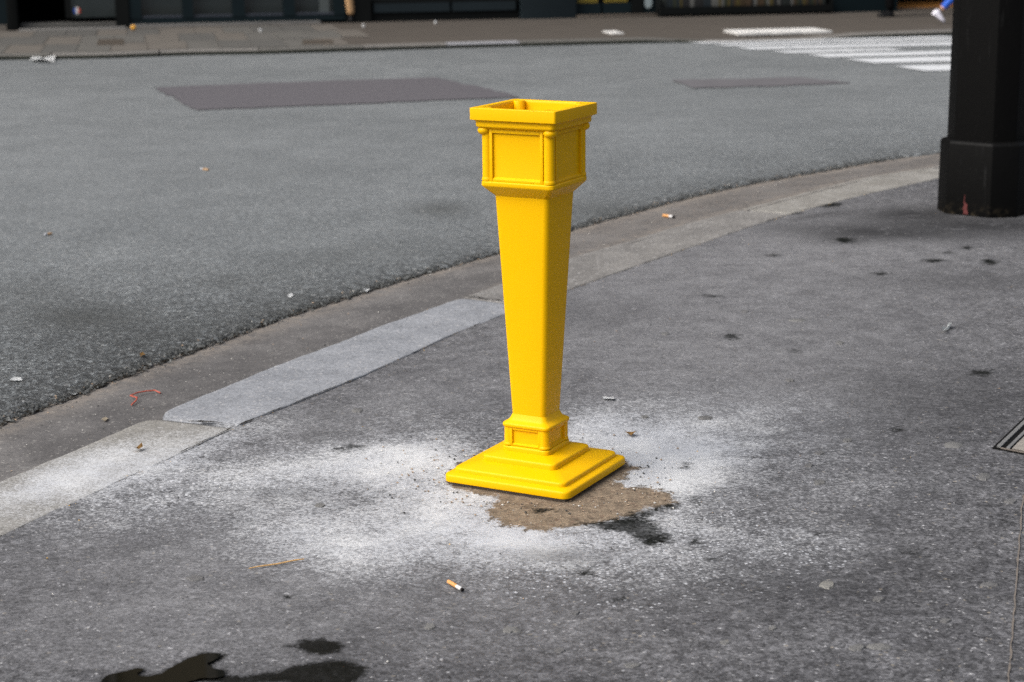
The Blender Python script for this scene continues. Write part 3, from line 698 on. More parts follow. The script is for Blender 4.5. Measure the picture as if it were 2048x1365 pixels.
# double doors with a yellow grille
W('threshold', 'plate', x(1150)+.002, x(1308), -0.16, 0.3, -0.05, 0.035, bev=0.01)
M['grille'] = simple('yellow_grille', (0.20, 0.15, 0.02), 0.5)
for a, b in ((1151, 1202), (1205, 1262)):
    d = W('door', 'navy', x(a)+.004, x(b), 0.0, 0.06, 0.04, FZ(1200, 6.5)); W('door', 'blackwood', x(a)+.004, x(b), 0.03, 0.06, FZ(1200, 6.5)+.002, H1)
    w0, w1 = x(a)+.03, x(b)-.04
    for i in range(9): W('grille_bar', 'grille', w0+(w1-w0)*i/9, w0+(w1-w0)*i/9+0.018, -0.004, 0.028, FZ(1200, 6)+.003, 0.9, d)
W('door_frame', 'blackwood', x(1262)+.004, x(1284), -0.05, 0.2, 0.036, H1)
W('door_frame', 'navy', x(1284)+.002, x(1310), -0.02, 0.2, 0.036, H1)
# shop with the racks of books in front of it, then a blue panel, then a doorway with warm light painted on its floor
W('stall_riser', 'blackwood', x(1310)+.002, x(1655), 0.0, 0.25, -0.05, 0.5)
W('glass_pane', 'glass', x(1310)+.002, x(1655), 0.05, 0.07, 0.502, H1)
W('pilaster', 'navy', x(1655)+.002, x(1788), -0.12, 0.25, -0.05, H1, bev=0.01)
W('threshold', 'far_asphalt', x(1788)+.002, x(1990), -0.02, 0.3, -0.05, 0.012)
M['warm_lit_floor'] = simple('warm_lit_floor', (0.30, 0.13, 0.03), 0.5)  # warm light on the floor painted as its orange colour
W('lit_floor', 'warm_lit_floor', x(1788)+.004, x(1985), 0.3, 1.6, 0.006, 0.03)
W('step_riser', 'dark_inside', x(1788)+.004, x(1985), 1.6, 3.4, 0.006, 0.4)
W('wall_end', 'navy', x(1990), XR, 0.0, 0.3, -0.05, H1)

# ---- white drop shape on the door frame: a reflection modelled as a pale plate
M['pale_blue'] = simple('pale_blue', (0.20, 0.24, 0.25), 0.5)
bm = bmesh.new(); u0, v0 = x(1295), FZ(1295, 17, .02); pts = []
for i in range(13):
    a = math.pi+math.pi*i/12; pts.append((u0+0.05*math.cos(a), v0+0.06+0.06*math.sin(a)))
pts += [(u0+0.05, 0.75), (u0-0.05, 0.75)]
f0 = [bm.verts.new((a, -0.045, b)) for a, b in pts]; f1 = [bm.verts.new((a, -0.024, b)) for a, b in pts]
bm.faces.new(f0); bm.faces.new(f1[::-1])
for i in range(len(pts)): bm.faces.new((f0[i], f1[i], f1[(i+1)%len(pts)], f0[(i+1)%len(pts)]))
bmesh.ops.recalc_face_normals(bm, faces=bm.faces); from_bm('reflection_plate', bm, M['pale_blue'], bld, 30)

# ---- book racks
rack = empty('book_rack', FW(x(1312), 0.20, 0), FROT); tag(rack, 'low black rack of upright books against the dark shopfront', 'rack')
RL = x(1645)-x(1312); zb = FZ(1480, 12, 0.3)
box('front_board', M['blackwood'], rack, 0, RL, -0.13, -0.10, 0.03, zb)
box('shelf', M['blackwood'], rack, 0, RL, -0.098, 0.15, 0.03, 0.07)
box('end_board', M['blackwood'], rack, -0.03, -0.002, -0.13, 0.15, 0.0, zb+0.1); box('end_board', M['blackwood'], rack, RL+.002, RL+0.03, -0.13, 0.15, 0.0, zb+0.1)
spine_cols = [tuple(q*0.30 for q in c) for c in [(0.10,0.06,0.02),(0.02,0.03,0.025),(0.16,0.12,0.02),(0.25,0.25,0.23),(0.04,0.05,0.02),(0.02,0.02,0.02),(0.12,0.07,0.03),(0.05,0.06,0.06),(0.015,0.03,0.04)]]
SPM = [simple('book_cover', c, 0.6) for c in spine_cols]
bx_ = 0.02; i = 0
while bx_ < RL-0.07:
    w_ = random.uniform(0.03, 0.065); ci = random.choice([0,1,1,2,3,4,5,5,5,6,7,8,8])
    b = empty('book', rack.matrix_basis @ Vector((bx_+w_/2, 0.0, 0.07)), FROT)
    b.location = FW(x(1312)+bx_+w_/2, 0.20, 0.071)
    hh = random.uniform(0.26, 0.34)
    box('cover', SPM[ci], b, -w_/2+.001, w_/2-.001, -0.09, 0.06, 0, hh, 0.002)
    box('page_block', M['tactile'], b, -w_/2+.004, w_/2-.004, -0.08, 0.0625, hh+.0005, hh+.002)
    tag(b, 'upright book standing in the low rack against the dark shopfront', 'book', 'books in the rack across the street')
    bx_ += w_+0.001; i += 1

# ================================================================== PEOPLE ON THE FAR PAVEMENT (only their feet and shins are in the picture)
M['skin'] = simple('skin', (0.42, 0.24, 0.16), 0.55); M['blue_cloth'] = simple('blue_leggings', (0.012, 0.075, 0.40), 0.6, 0.3, 0.2, 40)
M['white_shoe'] = simple('white_shoe', (0.62, 0.60, 0.66), 0.6); M['black_cloth'] = simple('black_cloth', (0.0022, 0.0022, 0.0025), 0.9, 0.05, 0.3, 30)
M['tan_cloth'] = simple('tan_trousers', (0.36, 0.22, 0.11), 0.75, 0.25, 0.25, 25, 0.3); M['grey_cloth'] = simple('grey_top', (0.12, 0.12, 0.13), 0.8)
M['hair'] = simple('dark_hair', (0.02, 0.013, 0.008), 0.6, 0.4, 0.4, 60); M['black_shoe'] = simple('black_shoe', (0.0022, 0.0022, 0.0026), 0.5, 0.15)
def person(origin, facing, legs, leg_mat, top_mat, shoe_mat, bare_ankle, label, shin=0.052):
    """legs: two (hip, knee, ankle, heel, toe) tuples in metres, local x = forward, y = left, z = up"""
    root = empty('person', origin, facing); tag(root, label, 'person')
    verts, edges, rad, part = [], [], [], []
    def v(p, r, k): verts.append(p); rad.append(r); part.append(k); return len(verts)-1
    def chain(pts, start):
        pr = start
        for p, r, k in pts: i = v(p, r, k); edges.append((pr, i)); pr = i
        return pr
    pel = v((0,0,0.96), 0.135, 'leg')
    sp = chain([((0,0,1.08),0.125,'top'),((0.01,0,1.25),0.135,'top'),((0,0,1.40),0.125,'top')], pel)
    nk = chain([((0,0,1.49),0.058,'skin'),((0.015,0,1.55),0.060,'skin')], sp)
    chain([((0.02,0,1.62),0.088,'skin'),((0.015,0,1.70),0.088,'skin'),((0.01,0,1.75),0.060,'skin')], nk)
    for s in (-1, 1):
        sw = 0.10*s
        h = chain([((0,0.17*s,1.41),0.062,'top'),((-0.02+sw,0.22*s,1.14),0.047,'top'),((0.05+sw*1.4,0.22*s,0.92),0.036,'skin')], sp)
        palm = chain([((0.06+sw*1.5,0.22*s,0.86),0.036,'skin'),((0.075+sw*1.5,0.215*s,0.81),0.034,'skin')], h)
        for q, (dx, ln) in enumerate(((-0.026,0.070),(-0.009,0.082),(0.009,0.078),(0.026,0.060))):
            chain([((0.078+sw*1.5+dx,0.21*s,0.79-ln*0.4),0.0095,'skin'),((0.085+sw*1.5+dx,0.20*s,0.79-ln),0.008,'skin')], palm)
        chain([((0.11+sw*1.5,0.205*s,0.82),0.0105,'skin'),((0.122+sw*1.5,0.20*s,0.79),0.009,'skin')], h)
    for hip, knee, ank, heel, toe in legs:
        hip, knee, ank = Vector(hip), Vector(knee), Vector(ank)
        m_ = hip.lerp(knee, 0.5); c_ = knee.lerp(ank, 0.35); low = knee.lerp(ank, 0.82)
        chain([(tuple(hip),0.100,'leg'),(tuple(m_),0.085,'leg'),(tuple(knee),0.066,'leg'),(tuple(c_),shin*1.15,'leg'),(tuple(low),shin,'leg'),(tuple(ank),0.040 if bare_ankle else shin*0.95,'skin' if bare_ankle else 'leg')], pel)
    me = bpy.data.meshes.new('body_cage'); me.from_pydata(verts, edges, [])
    o = bpy.data.objects.new('body_cage', me); COL.objects.link(o)
    sk = o.modifiers.new('skin', 'SKIN'); sb = o.modifiers.new('sub', 'SUBSURF'); sb.levels = 1; sb.render_levels = 1
    for i, sv in enumerate(me.skin_vertices[0].data): sv.radius = (rad[i], rad[i]); sv.use_root = (i == 0)
    dg = bpy.context.evaluated_depsgraph_get(); em = bpy.data.meshes.new_from_object(o.evaluated_get(dg))
    bpy.data.objects.remove(o)
    em.name = 'body'; body = link('body', em, [M['skin'], leg_mat, top_mat], root)
    va = np.array(verts); pk = {'skin': 0, 'leg': 1, 'top': 2}
    ea = np.array(edges); mids = [(va[a]*(1-f)+va[b]*f, part[b] if f > 0.45 else part[a]) for a, b in ea for f in (0.0, 0.3, 0.6, 1.0)]
    mp = np.array([q[0] for q in mids]); mk = [pk[q[1]] for q in mids]
    for p in em.polygons:
        p.material_index = mk[int(np.argmin(((mp-np.array(p.center))**2).sum(1)))]; p.use_smooth = True
    # face and hair
    bm = bmesh.new(); bmesh.ops.create_uvsphere(bm, u_segments=16, v_segments=10, radius=0.103, matrix=Matrix.Translation((-0.012, 0, 1.685)) @ Matrix.Diagonal((1.0, 0.92, 1.05, 1)))
    bmesh.ops.delete(bm, geom=[q for q in bm.verts if q.co.x > 0.035 and q.co.z < 1.73], context='VERTS'); from_bm('hair', bm, M['hair'], root, 60)
    for s in (-1, 1):
        bm = bmesh.new(); bmesh.ops.create_icosphere(bm, subdivisions=2, radius=0.012, matrix=Matrix.Translation((0.098, 0.032*s, 1.655))); from_bm('eye', bm, M['tactile'], root, 60)
        bm = bmesh.new(); bmesh.ops.create_icosphere(bm, subdivisions=2, radius=0.028, matrix=Matrix.Translation((0.01, 0.088*s, 1.645)) @ Matrix.Diagonal((0.7, 0.35, 1, 1))); from_bm('ear', bm, M['skin'], root, 60)
    bm = bmesh.new(); bmesh.ops.create_icosphere(bm, subdivisions=2, radius=0.018, matrix=Matrix.Translation((0.112, 0, 1.63)) @ Matrix.Diagonal((1, 0.7, 1.5, 1))); from_bm('nose', bm, M['skin'], root, 60)
    bm = bmesh.new(); bmesh.ops.create_icosphere(bm, subdivisions=2, radius=0.02, matrix=Matrix.Translation((0.096, 0, 1.59)) @ Matrix.Diagonal((0.5, 1.2, 0.35, 1))); from_bm('mouth', bm, M['st_red'], root, 60)
    for hip, knee, ank, heel, toe in legs:       # shoes
        heel, toe, ank = Vector(heel), Vector(toe), Vector(ank); ax = toe-heel; side = Vector((0,1,0)); up = side.cross(ax.normalized())*-1
        if up.dot(ank-heel.lerp(toe, .3)) < 0: up = -up
        bm = bmesh.new(); rings = []
        for f, wd, hg in ((0.0,0.55,0.55),(0.05,0.85,0.95),(0.2,0.9,1.15),(0.38,0.85,1.0),(0.6,1.05,0.72),(0.8,1.1,0.55),(0.94,0.85,0.42),(1.0,0.45,0.25)):
            c = heel+ax*f; w_, h_ = 0.043*wd, 0.078*hg
            rings.append([bm.verts.new(c+side*(w_*math.cos(a))+up*(h_*max(0.0, math.sin(a)) - (0.0 if math.sin(a) >= 0 else 0.006*abs(math.sin(a))))) for a in [2*math.pi*q/12 for q in range(12)]])
        for a, b in zip(rings, rings[1:]):
            for q in range(12): bm.faces.new((a[q], b[q], b[(q+1)%12], a[(q+1)%12]))
        bm.faces.new(rings[0]); bm.faces.new(rings[-1][::-1]); bmesh.ops.recalc_face_normals(bm, faces=bm.faces)
        from_bm('shoe', bm, shoe_mat, root, 50)
    return root
# walker in blue leggings, stepping to the right behind the lamp post: the trailing foot is on its toe
p = BP3(1889, 48)
person(p, FROT*0.6, [((0.36,0.09,0.90),(0.27,0.07,0.47),(-0.045,0.04,0.165),(-0.155,0.03,0.125),(0.0,0.03,0.012)),
                     ((0.38,-0.09,0.90),(0.62,-0.08,0.50),(0.70,-0.07,0.09),(0.64,-0.07,0.008),(0.88,-0.07,0.012))],
       M['blue_cloth'], M['grey_cloth'], M['white_shoe'], True, 'person in blue leggings and white shoes walking behind the black post', 0.05)
# someone in black standing at the blue panel, shoe pointing left
p = BP3(1777, 33.5)
person(p, math.pi+FROT*0.6, [((0.0,0.09,0.90),(0.0,0.08,0.47),(0.0,0.07,0.08),(-0.05,0.07,0.006),(0.16,0.07,0.012)),
                     ((-0.02,-0.09,0.90),(-0.03,-0.08,0.47),(-0.03,-0.07,0.08),(-0.09,-0.07,0.006),(0.13,-0.07,0.012))],
       M['black_cloth'], M['black_cloth'], M['black_shoe'], False, 'person in black trousers and black shoes standing by the far shopfronts', 0.058)
# someone in tan trousers and dark shoes by the four-light window
p = BP3(701, 45)
person(p, math.pi/2+0.15, [((0.0,0.09,0.90),(0.0,0.03,0.48),(0.0,-0.01,0.085),(-0.07,-0.005,0.006),(0.17,0.0,0.012)),
                     ((0.14,-0.07,0.90),(0.24,-0.0,0.48),(0.30,0.02,0.085),(0.24,0.02,0.006),(0.48,0.02,0.012))],
       M['tan_cloth'], M['grey_cloth'], M['black_shoe'], False, 'person in tan trousers and dark shoes beside the four-pane shop window', 0.060)

# ================================================================== BLACK LAMP POST
post = empty('lamp_post'); tag(post, 'thick black octagonal iron post with stepped foot at the right edge', 'post')
post.location = (2.3777, 4.337, 0); post.rotation_euler = (0, 0, R(-39.76))
def octo(a, c):   # a half-width, c corner cut
    return [(-a+c,-a),(a-c,-a),(a,-a+c),(a,a-c),(a-c,a),(-a+c,a),(-a,a-c),(-a,-a+c)]
def loft(name, secs, m_, parent, smooth=0, bev=0.0):
    bm = bmesh.new(); rings = [[bm.verts.new((p[0], p[1], z)) for p in pts] for pts, z in secs]; n_ = len(rings[0])
    for a, b in zip(rings, rings[1:]):
        for q in range(n_): bm.faces.new((a[q], a[(q+1)%n_], b[(q+1)%n_], b[q]))
    bm.faces.new(rings[0][::-1]); bm.faces.new(rings[-1]); bmesh.ops.recalc_face_normals(bm, faces=bm.faces)
    if bev:
        bmesh.ops.bevel(bm, geom=[e for e in bm.edges if e.calc_face_angle(0) > 0.5], offset=bev, segments=2, affect='EDGES', profile=0.6)
    return from_bm(name, bm, m_, parent, smooth or 30)
A_, C_ = 0.182, 0.082
loft('shaft', [(octo(A_, C_), 0.35), (octo(A_*0.985, C_*0.985), 3.2)], M['black_iron'], post, bev=0.006)
ft = loft('foot', [(octo(A_+.029, C_+.012), -0.02), (octo(A_+.027, C_+.012), 0.346), (octo(A_+.020, C_+.010), 0.358), (octo(A_-.004, C_), 0.366)], M['black_iron'], post, bev=0.004)
loft('collar', [(octo(A_+.03, C_+.012), 3.15), (octo(A_+.05, C_+.015), 3.2), (octo(A_+.03, C_+.012), 3.3), (octo(0.08, 0.03), 3.5)], M['black_iron'], post, bev=0.006)
# scraped red paint on the foot
M['red_paint'] = simple('red_paint', (0.085, 0.026, 0.025), 0.8, 0.1, 0.8, 120)
bm = bmesh.new(); fy = -(A_+.0293); prev = None
for i in range(9):
    z = 0.004+0.012*i; w0, w1 = (-0.012+0.003*math.sin(i*2.1), 0.010+0.003*math.sin(i*1.3+1)) if i < 5 else (-0.016+0.001*i, -0.010+0.0006*i)
    r = [bm.verts.new((w0-0.01, fy-0.0012, z)), bm.verts.new((w1-0.01, fy-0.0012, z))]
    if prev: bm.faces.new((prev[0], prev[1], r[1], r[0]))
    prev = r
from_bm('paint_mark', bm, M['red_paint'], ft, 0)

# ================================================================== YELLOW BOLLARD
BOX_, YAW = 0.06313, 0.29358
bol = empty('yellow_bollard', (BOX_, 0, 0.0015), YAW+math.pi/4)
tag(bol, 'bright yellow tapered cast-iron bollard with square stepped base and open square top', 'bollard')
Y = M['yellow']
def fillet(pts, r, seg=3):
    out = []
    for i, p in enumerate(pts):
        rr = r[i] if isinstance(r, (list, tuple)) else r
        if i in (0, len(pts)-1) or rr <= 0: out.append(p); continue
        p, a, b = Vector(p), Vector(pts[i-1]), Vector(pts[i+1])
        da, db = (a-p), (b-p); l = min(rr, da.length*0.45, db.length*0.45)
        s, e = p+da.normalized()*l, p+db.normalized()*l
        for k in range(seg+1):
            f = k/seg; out.append(tuple(s.lerp(p, f).lerp(p.lerp(e, f), f)))
    return out
def rsq(h, r, n_=5):
    r = min(r, h*0.95); o = []
    for cx, cy, a0 in ((h-r, -h+r, -90), (h-r, h-r, 0), (-h+r, h-r, 90), (-h+r, -h+r, 180)):
        for k in range(n_+1):
            a = math.radians(a0+90*k/n_); o.append((cx+r*math.cos(a), cy+r*math.sin(a)))
    return o
def turned(name, prof, rad, parent=bol, cap=(True, True), sm=40):
    """square section swept up a profile of (half width, height)"""
    bm = bmesh.new(); rings = []
    for i, (h, z) in enumerate(prof):
        rr = rad(i, h, z) if callable(rad) else rad
        rings.append([bm.verts.new((a, b, z)) for a, b in rsq(h, rr)])
    n_ = len(rings[0])
    for a, b in zip(rings, rings[1:]):
        for q in range(n_): bm.faces.new((a[q], a[(q+1)%n_], b[(q+1)%n_], b[q]))
    if cap[0]: bm.faces.new(rings[0][::-1])
    if cap[1]: bm.faces.new(rings[-1])
    return from_bm(name, bm, Y, parent, sm)
# three sloping steps
turned('base_step', fillet([(0.181,0.0055),(0.1864,0.0065),(0.1864,0.0265),(0.160,0.0325)], [0,.002,.0055,0]), 0.022)
turned('base_step', fillet([(0.1665,0.0285),(0.1665,0.0425),(0.105,0.0555)], [0,.0055,0]), 0.020)
turned('base_step', fillet([(0.1105,0.0535),(0.1105,0.0700),(0.060,0.0805)], [0,.0055,0]), 0.017)
bedm = bmesh.new(); add_box(bedm, -0.172, 0.172, -0.172, 0.172, -0.016, 0.0060); from_bm('mortar_bed', bedm, M['seam'], bol, 0)
# pedestal
ped = turned('pedestal', fillet([(0.0704,0.0785),(0.0704,0.0900),(0.0605,0.0945),(0.0605,0.1425),(0.0700,0.1450),(0.0712,0.1535),(0.0565,0.1625),(0.0505,0.1780)], [0,.003,.001,.001,.002,.004,.006,0]), lambda i, h, z: 0.015 if z > 0.144 or z < 0.093 else 0.012)
shaft = turned('shaft', [(0.0503,0.1700),(0.0790,0.7600),(0.0797,0.7720)], 0.0145)
def framed(parent, h, zlo, zhi, uo, ui, thk, colr, rail):
    """panel frames on the four faces and round columns at the corners"""
    for q in range(4):
        rot = Matrix.Rotation(q*math.pi/2, 4, 'Z')
        bm = bmesh.new()
        for s in (-1, 1): add_box(bm, min(s*uo, s*ui), max(s*uo, s*ui), -h-thk, -h+0.002, zlo, zhi, 0.0012)
        bm.transform(rot); from_bm('stile', bm, Y, parent, 35)
        bm = bmesh.new(); add_box(bm, -ui+.0004, ui-.0004, -h-thk+.0005, -h+0.002, zhi-rail, zhi-.0004, 0.0012)
        bm.transform(rot); from_bm('top_rail', bm, Y, parent, 35)
        bm = bmesh.new()
        vv = [(-h-thk+.0005, zlo+.0004), (-h+.002, zlo+.0004), (-h+.002, zlo+rail*1.1), (-h-.0002, zlo+rail*1.0), (-h-thk+.0005, zlo+rail*0.45)]
        l = [bm.verts.new((-ui+.0004, a, b)) for a, b in vv]; r_ = [bm.verts.new((ui-.0004, a, b)) for a, b in vv]
        bm.faces.new(l); bm.faces.new(r_[::-1])
        for k in range(5): bm.faces.new((l[k], r_[k], r_[(k+1)%5], l[(k+1)%5]))
        bmesh.ops.recalc_face_normals(bm, faces=bm.faces)
        bm.transform(rot); from_bm('bottom_rail', bm, Y, parent, 35)
        bm = bmesh.new(); c = h+thk-colr*0.93; prof = [(colr*1.12, zlo), (colr*1.12, zlo+rail*0.5), (colr, zlo+rail*0.9), (colr, zhi)]
        rings = [[bm.verts.new((c+r*math.cos(a), -c+r*math.sin(a), z)) for a in [2*math.pi*k/20 for k in range(20)]] for r, z in fillet(prof, 0.0015)]
        for a, b in zip(rings, rings[1:]):
            for k in range(20): bm.faces.new((a[k], a[(k+1)%20], b[(k+1)%20], b[k]))
        bm.transform(rot); from_bm('corner_column', bm, Y, parent, 50)
framed(ped, 0.0605, 0.0940, 0.1445, 0.0480, 0.0385, 0.0060, 0.0155, 0.0070)
# head: flared underside, panelled box, cornice, rim
head = turned('head_box', fillet([(0.0796,0.7690),(0.1058,0.7975),(0.1062,0.8085),(0.0960,0.8120),(0.0960,0.9430),(0.1060,0.9490)], [0,.004,.003,.001,.001,0]), lambda i, h, z: 0.013 if z < 0.80 else (0.016 if z < 0.811 else 0.010))
framed(head, 0.0960, 0.8105, 0.9460, 0.0775, 0.0690, 0.0068, 0.0148, 0.0105)
for q in range(4):                                # a bead at the top of each corner column
    rot = Matrix.Rotation(q*math.pi/2, 4, 'Z'); c = 0.0952
    bm = bmesh.new(); bmesh.ops.create_uvsphere(bm, u_segments=20, v_segments=12, radius=0.0180, matrix=Matrix.Translation((c, -c, 0.9410)) @ Matrix.Diagonal((1, 1, 0.72, 1)))
    bm.transform(rot); from_bm('bead', bm, Y, head, 60)
turned('cornice', fillet([(0.1020,0.9440),(0.1090,0.9490),(0.1128,0.9500),(0.1146,0.9535),(0.1146,0.9635),(0.1165,0.9665),(0.1205,0.9685),(0.1205,0.9720)], [0,.002,.001,.003,.002,.002,.001,0]), 0.012)
rim = turned('rim', fillet([(0.1160,0.9690),(0.1235,0.9690),(0.1240,0.9700),(0.1240,1.0000),(0.1060,1.0000),(0.1040,0.9940),(0.1035,0.9580),(0.0930,0.9560),(0.0900,0.8200),(0.02,0.8150)], [0,.001,.0018,.0022,.0022,.002,.001,.003,.01,0]), lambda i, h, z: 0.006 if h > 0.115 else (0.005 if h > 0.1 else 0.004), cap=(False, True))
for q in range(4):                                # screw bosses in the corners of the open top
    rot = Matrix.Rotation(q*math.pi/2, 4, 'Z'); bm = bmesh.new(); c = 0.0925
    prof = [(0.0160,0.9570),(0.0160,0.9978),(0.0150,0.9994),(0.0050,0.9994),(0.0045,0.9980),(0.0045,0.960),(0.0001,0.960)]
    rings = [[bm.verts.new((c+r*math.cos(a), -c+r*math.sin(a), z)) for a in [2*math.pi*k/18 for k in range(18)]] for r, z in prof]
    for a, b in zip(rings, rings[1:]):
        for k in range(18): bm.faces.new((a[k], a[(k+1)%18], b[(k+1)%18], b[k]))
    bm.transform(rot); from_bm('screw_boss', bm, Y, rim, 40)

# ================================================================== PUDDLE
def organic(pts, sub=6, amp=0.006, seed=1.0):
    out = []
    for i, p in enumerate(pts):
        q = pts[(i+1) % len(pts)]; d = (q-p); nrm = Vector((-d.y, d.x, 0)).normalized() if d.length > 0 else Vector((0,0,0))
        n_ = max(1, min(sub, int(d.length/0.008)))
        for k in range(n_):
            v = p.lerp(q, k/n_); out.append(v+nrm*amp*(noise.noise(v*60+Vector((seed,0,0)))+0.5*noise.noise(v*150)))
    return out
mw = NT('puddle_water'); mw.out(mw.mix(mw.noise(8, 3), (0.002, 0.002, 0.0012), (0.006, 0.005, 0.0025)), 0.03, 0.5, mw.bump(mw.noise(5, 2), 0.02, 0.005))
bm = bmesh.new(); ring = [bm.verts.new((v.x, v.y, 0.0012)) for v in organic([BP3(a, b, 0.0012) for a, b in WATER], 8, 0.004)]
f = bm.faces.new(ring); bmesh.ops.recalc_face_normals(bm, faces=[f]); f.normal_update()
if f.normal.z < 0: f.normal_flip()
bmesh.ops.triangulate(bm, faces=bm.faces); tag(from_bm('puddle_water', bm, mw.m, None, 0), kind='structure')

# ================================================================== SPOTS ON THE PAVEMENT
def spot(name, px, py, rx, ry, m_, h=0.0012, seed=0, rag=0.35, n_=22):
    c = BP(px, py); ax, by = BP(px+rx, py)-c, BP(px, py+ry)-c
    bm = bmesh.new(); top = []; base = []
    for k in range(n_):
        a = 2*math.pi*k/n_; r = 1+rag*(noise.noise(Vector((math.cos(a)*1.6, math.sin(a)*1.6, seed*3.7)))+0.6*noise.noise(Vector((math.cos(a)*5, math.sin(a)*5, seed*1.7))))
        q = c+ax*r*math.cos(a)+by*r*math.sin(a); i_ = c+(q-c)*0.86
        base.append(bm.verts.new((q[0], q[1], -0.004))); top.append(bm.verts.new((i_[0], i_[1], h)))
    bm.faces.new(top)
    for k in range(n_): bm.faces.new((base[k], base[(k+1)%n_], top[(k+1)%n_], top[k]))
    bmesh.ops.recalc_face_normals(bm, faces=bm.faces); bmesh.ops.triangulate(bm, faces=[q for q in bm.faces if len(q.verts) > 4])
    return from_bm(name, bm, m_, pave, 60)
for i, (a, b, rx, ry) in enumerate([(1656,1168,18,7),(1756,1197,13,5),(1640,964,13,5),(1022,1259,20,7),(391,1156,20,5),(1967,952,16,7),(1905,889,22,6),(2022,1001,14,5),(1714,1295,17,8),(1758,1292,26,6),(1618,930,9,4),(1330,667,9,3),(1595,640,20,3),(1490,622,9,3),(1680,685,9,4),(860,1252,12,7),(1150,1225,10,4),(1410,835,18,4),(1290,833,8,3),(1120,1300,12,5),(1265,1330,16,6),(1450,1285,11,5),(1980,1168,20,5),(715,820,14,4),(640,1010,12,4),(1640,905,11,4),(1695,880,10,4),(1545,1255,9,4),(1890,1240,12,4),(1580,760,10,3)]):
    spot('gum_spot', a, b, rx*.92, ry*.95, GUMS[i % 3 if i != 0 else 3], 0.0003, i, 0.35, 30)
# ---- seam across the pavement at the right
bm = bmesh.new(); prev = None
for i in range(60):
    f_ = i/59; a, b = 2046-31*f_, 990+400*f_; c = BP3(a, b, 0.0006); w_ = 0.0018+0.0022*noise.noise(Vector((i*0.6, 1, 3)))
    c.x += 0.004*noise.noise(Vector((i*0.35, 0, 0)))
    r = [bm.verts.new(c+Vector((-w_, 0, 0))), bm.verts.new(c+Vector((w_, 0, 0)))]
    if prev: bm.faces.new((prev[0], prev[1], r[1], r[0]))
    prev = r
from_bm('joint_seam', bm, M['seam'], pave, 0)

# ---- inspection cover at the right edge
hc = BP(1996, 896); hd = BP(2048, 846)-hc; hd /= np.linalg.norm(hd); hb = BP(2048, 911)-BP(2006, 903); hb /= np.linalg.norm(hb)
hatch = empty('inspection_cover', (hc[0], hc[1], 0)); tag(hatch, 'metal-framed inspection cover let into the pavement at the right edge', 'cover')
def bar(name, m_, a0, a1, b0, b1, z0, z1):
    bm = bmesh.new(); q = [hd*a0+hb*b0, hd*a1+hb*b0, hd*a1+hb*b1, hd*a0+hb*b1]
    lo = [bm.verts.new((p[0], p[1], z0)) for p in q]; hi = [bm.verts.new((p[0], p[1], z1)) for p in q]
    bm.faces.new(hi); bm.faces.new(lo[::-1])
    for k in range(4): bm.faces.new((lo[k], lo[(k+1)%4], hi[(k+1)%4], hi[k]))
    bmesh.ops.recalc_face_normals(bm, faces=bm.faces)
    return from_bm(name, bm, m_, hatch, 0)
LA, LB = 0.75, 0.62
bar('pit', M['dark_inside'], -0.012, LA, -0.014, LB, -0.002, 0.0012)
bar('frame_bar', M['iron_frame'], 0.0, LA, -0.004, 0.008, -0.01, 0.0052)
bar('frame_bar', M['iron_frame'], 0.004, LA, 0.024, 0.034, -0.01, 0.0048)
bar('frame_bar', M['seam'], -0.008, -0.003, 0.010, LB, -0.01, 0.0042)
bar('infill', M['hatch_fill'], 0.010, LA-0.02, 0.040, LB-0.02, -0.01, 0.0040)

# ================================================================== LITTER
M['filter'] = simple('filter_paper', (0.50, 0.25, 0.09), 0.7, 0.2, 0.25, 300); M['cig_paper'] = simple('cigarette_paper', (0.48, 0.475, 0.47), 0.7, 0.2, 0.1, 200)
M['ash'] = simple('ash', (0.012, 0.010, 0.010), 0.9, 0.1); M['scrap'] = simple('paper_scrap', (0.55, 0.56, 0.56), 0.8, 0.2, 0.15, 120)
M['red_strip'] = simple('red_plastic', (0.36, 0.075, 0.045), 0.45, 0.4, 0.2, 60); M['stick'] = simple('stick_wood', (0.44, 0.27, 0.11), 0.7, 0.2, 0.3, 80)
M['leaf'] = simple('dry_leaf', (0.26, 0.15, 0.05), 0.8, 0.2, 0.4, 150); M['foil'] = simple('foil', (0.42, 0.44, 0.44), 0.4, 0.6, 0.3, 80)
M['beige'] = simple('beige_scrap', (0.38, 0.33, 0.25), 0.8, 0.2, 0.3, 100)
M['filter_dull'] = simple('filter_weathered', (0.30, 0.19, 0.10), 0.8, 0.2, 0.25, 300); M['paper_dull'] = simple('paper_weathered', (0.27, 0.28, 0.30), 0.8, 0.2, 0.1, 200)
def butt(a, b, label, flt='filter', rad=0.0038, burnt=True, pap='cig_paper'):
    p, q = G3(*a), G3(*b); p.z += rad*0.9; q.z += rad*0.9
    o = empty('cigarette_butt', (p.x, p.y, p.z-rad*0.9)); tag(o, label, 'cigarette butt', 'cigarette butts on the ground')
    d = q-p; b0 = p-o.location; off_ = Vector((0, 0, rad*0.0))
    def cyl(name, f0, f1, r, m_):
        bm = bmesh.new(); n_ = 5
        add_tube(bm, [b0+d*(f0+(f1-f0)*k/n_)+Vector((0, 0, 0.0006*noise.noise(Vector((k*.9, a[0], 0))))) for k in range(n_+1)], [r*(1+0.08*noise.noise(Vector((k*1.7, a[1], 1)))) for k in range(n_+1)], 12)
        from_bm(name, bm, m_, o, 50)
    cyl('filter', 0, 0.58, rad, M[flt]); cyl('paper', 0.582, 0.9, rad*0.97, M[pap])
    if burnt: cyl('burnt_end', 0.9, 1.0, rad*0.85, M['ash'])
butt((897,1167), (926,1184), 'orange and white cigarette butt with burnt end on the pavement in front of the bollard', rad=0.0085*0.55)
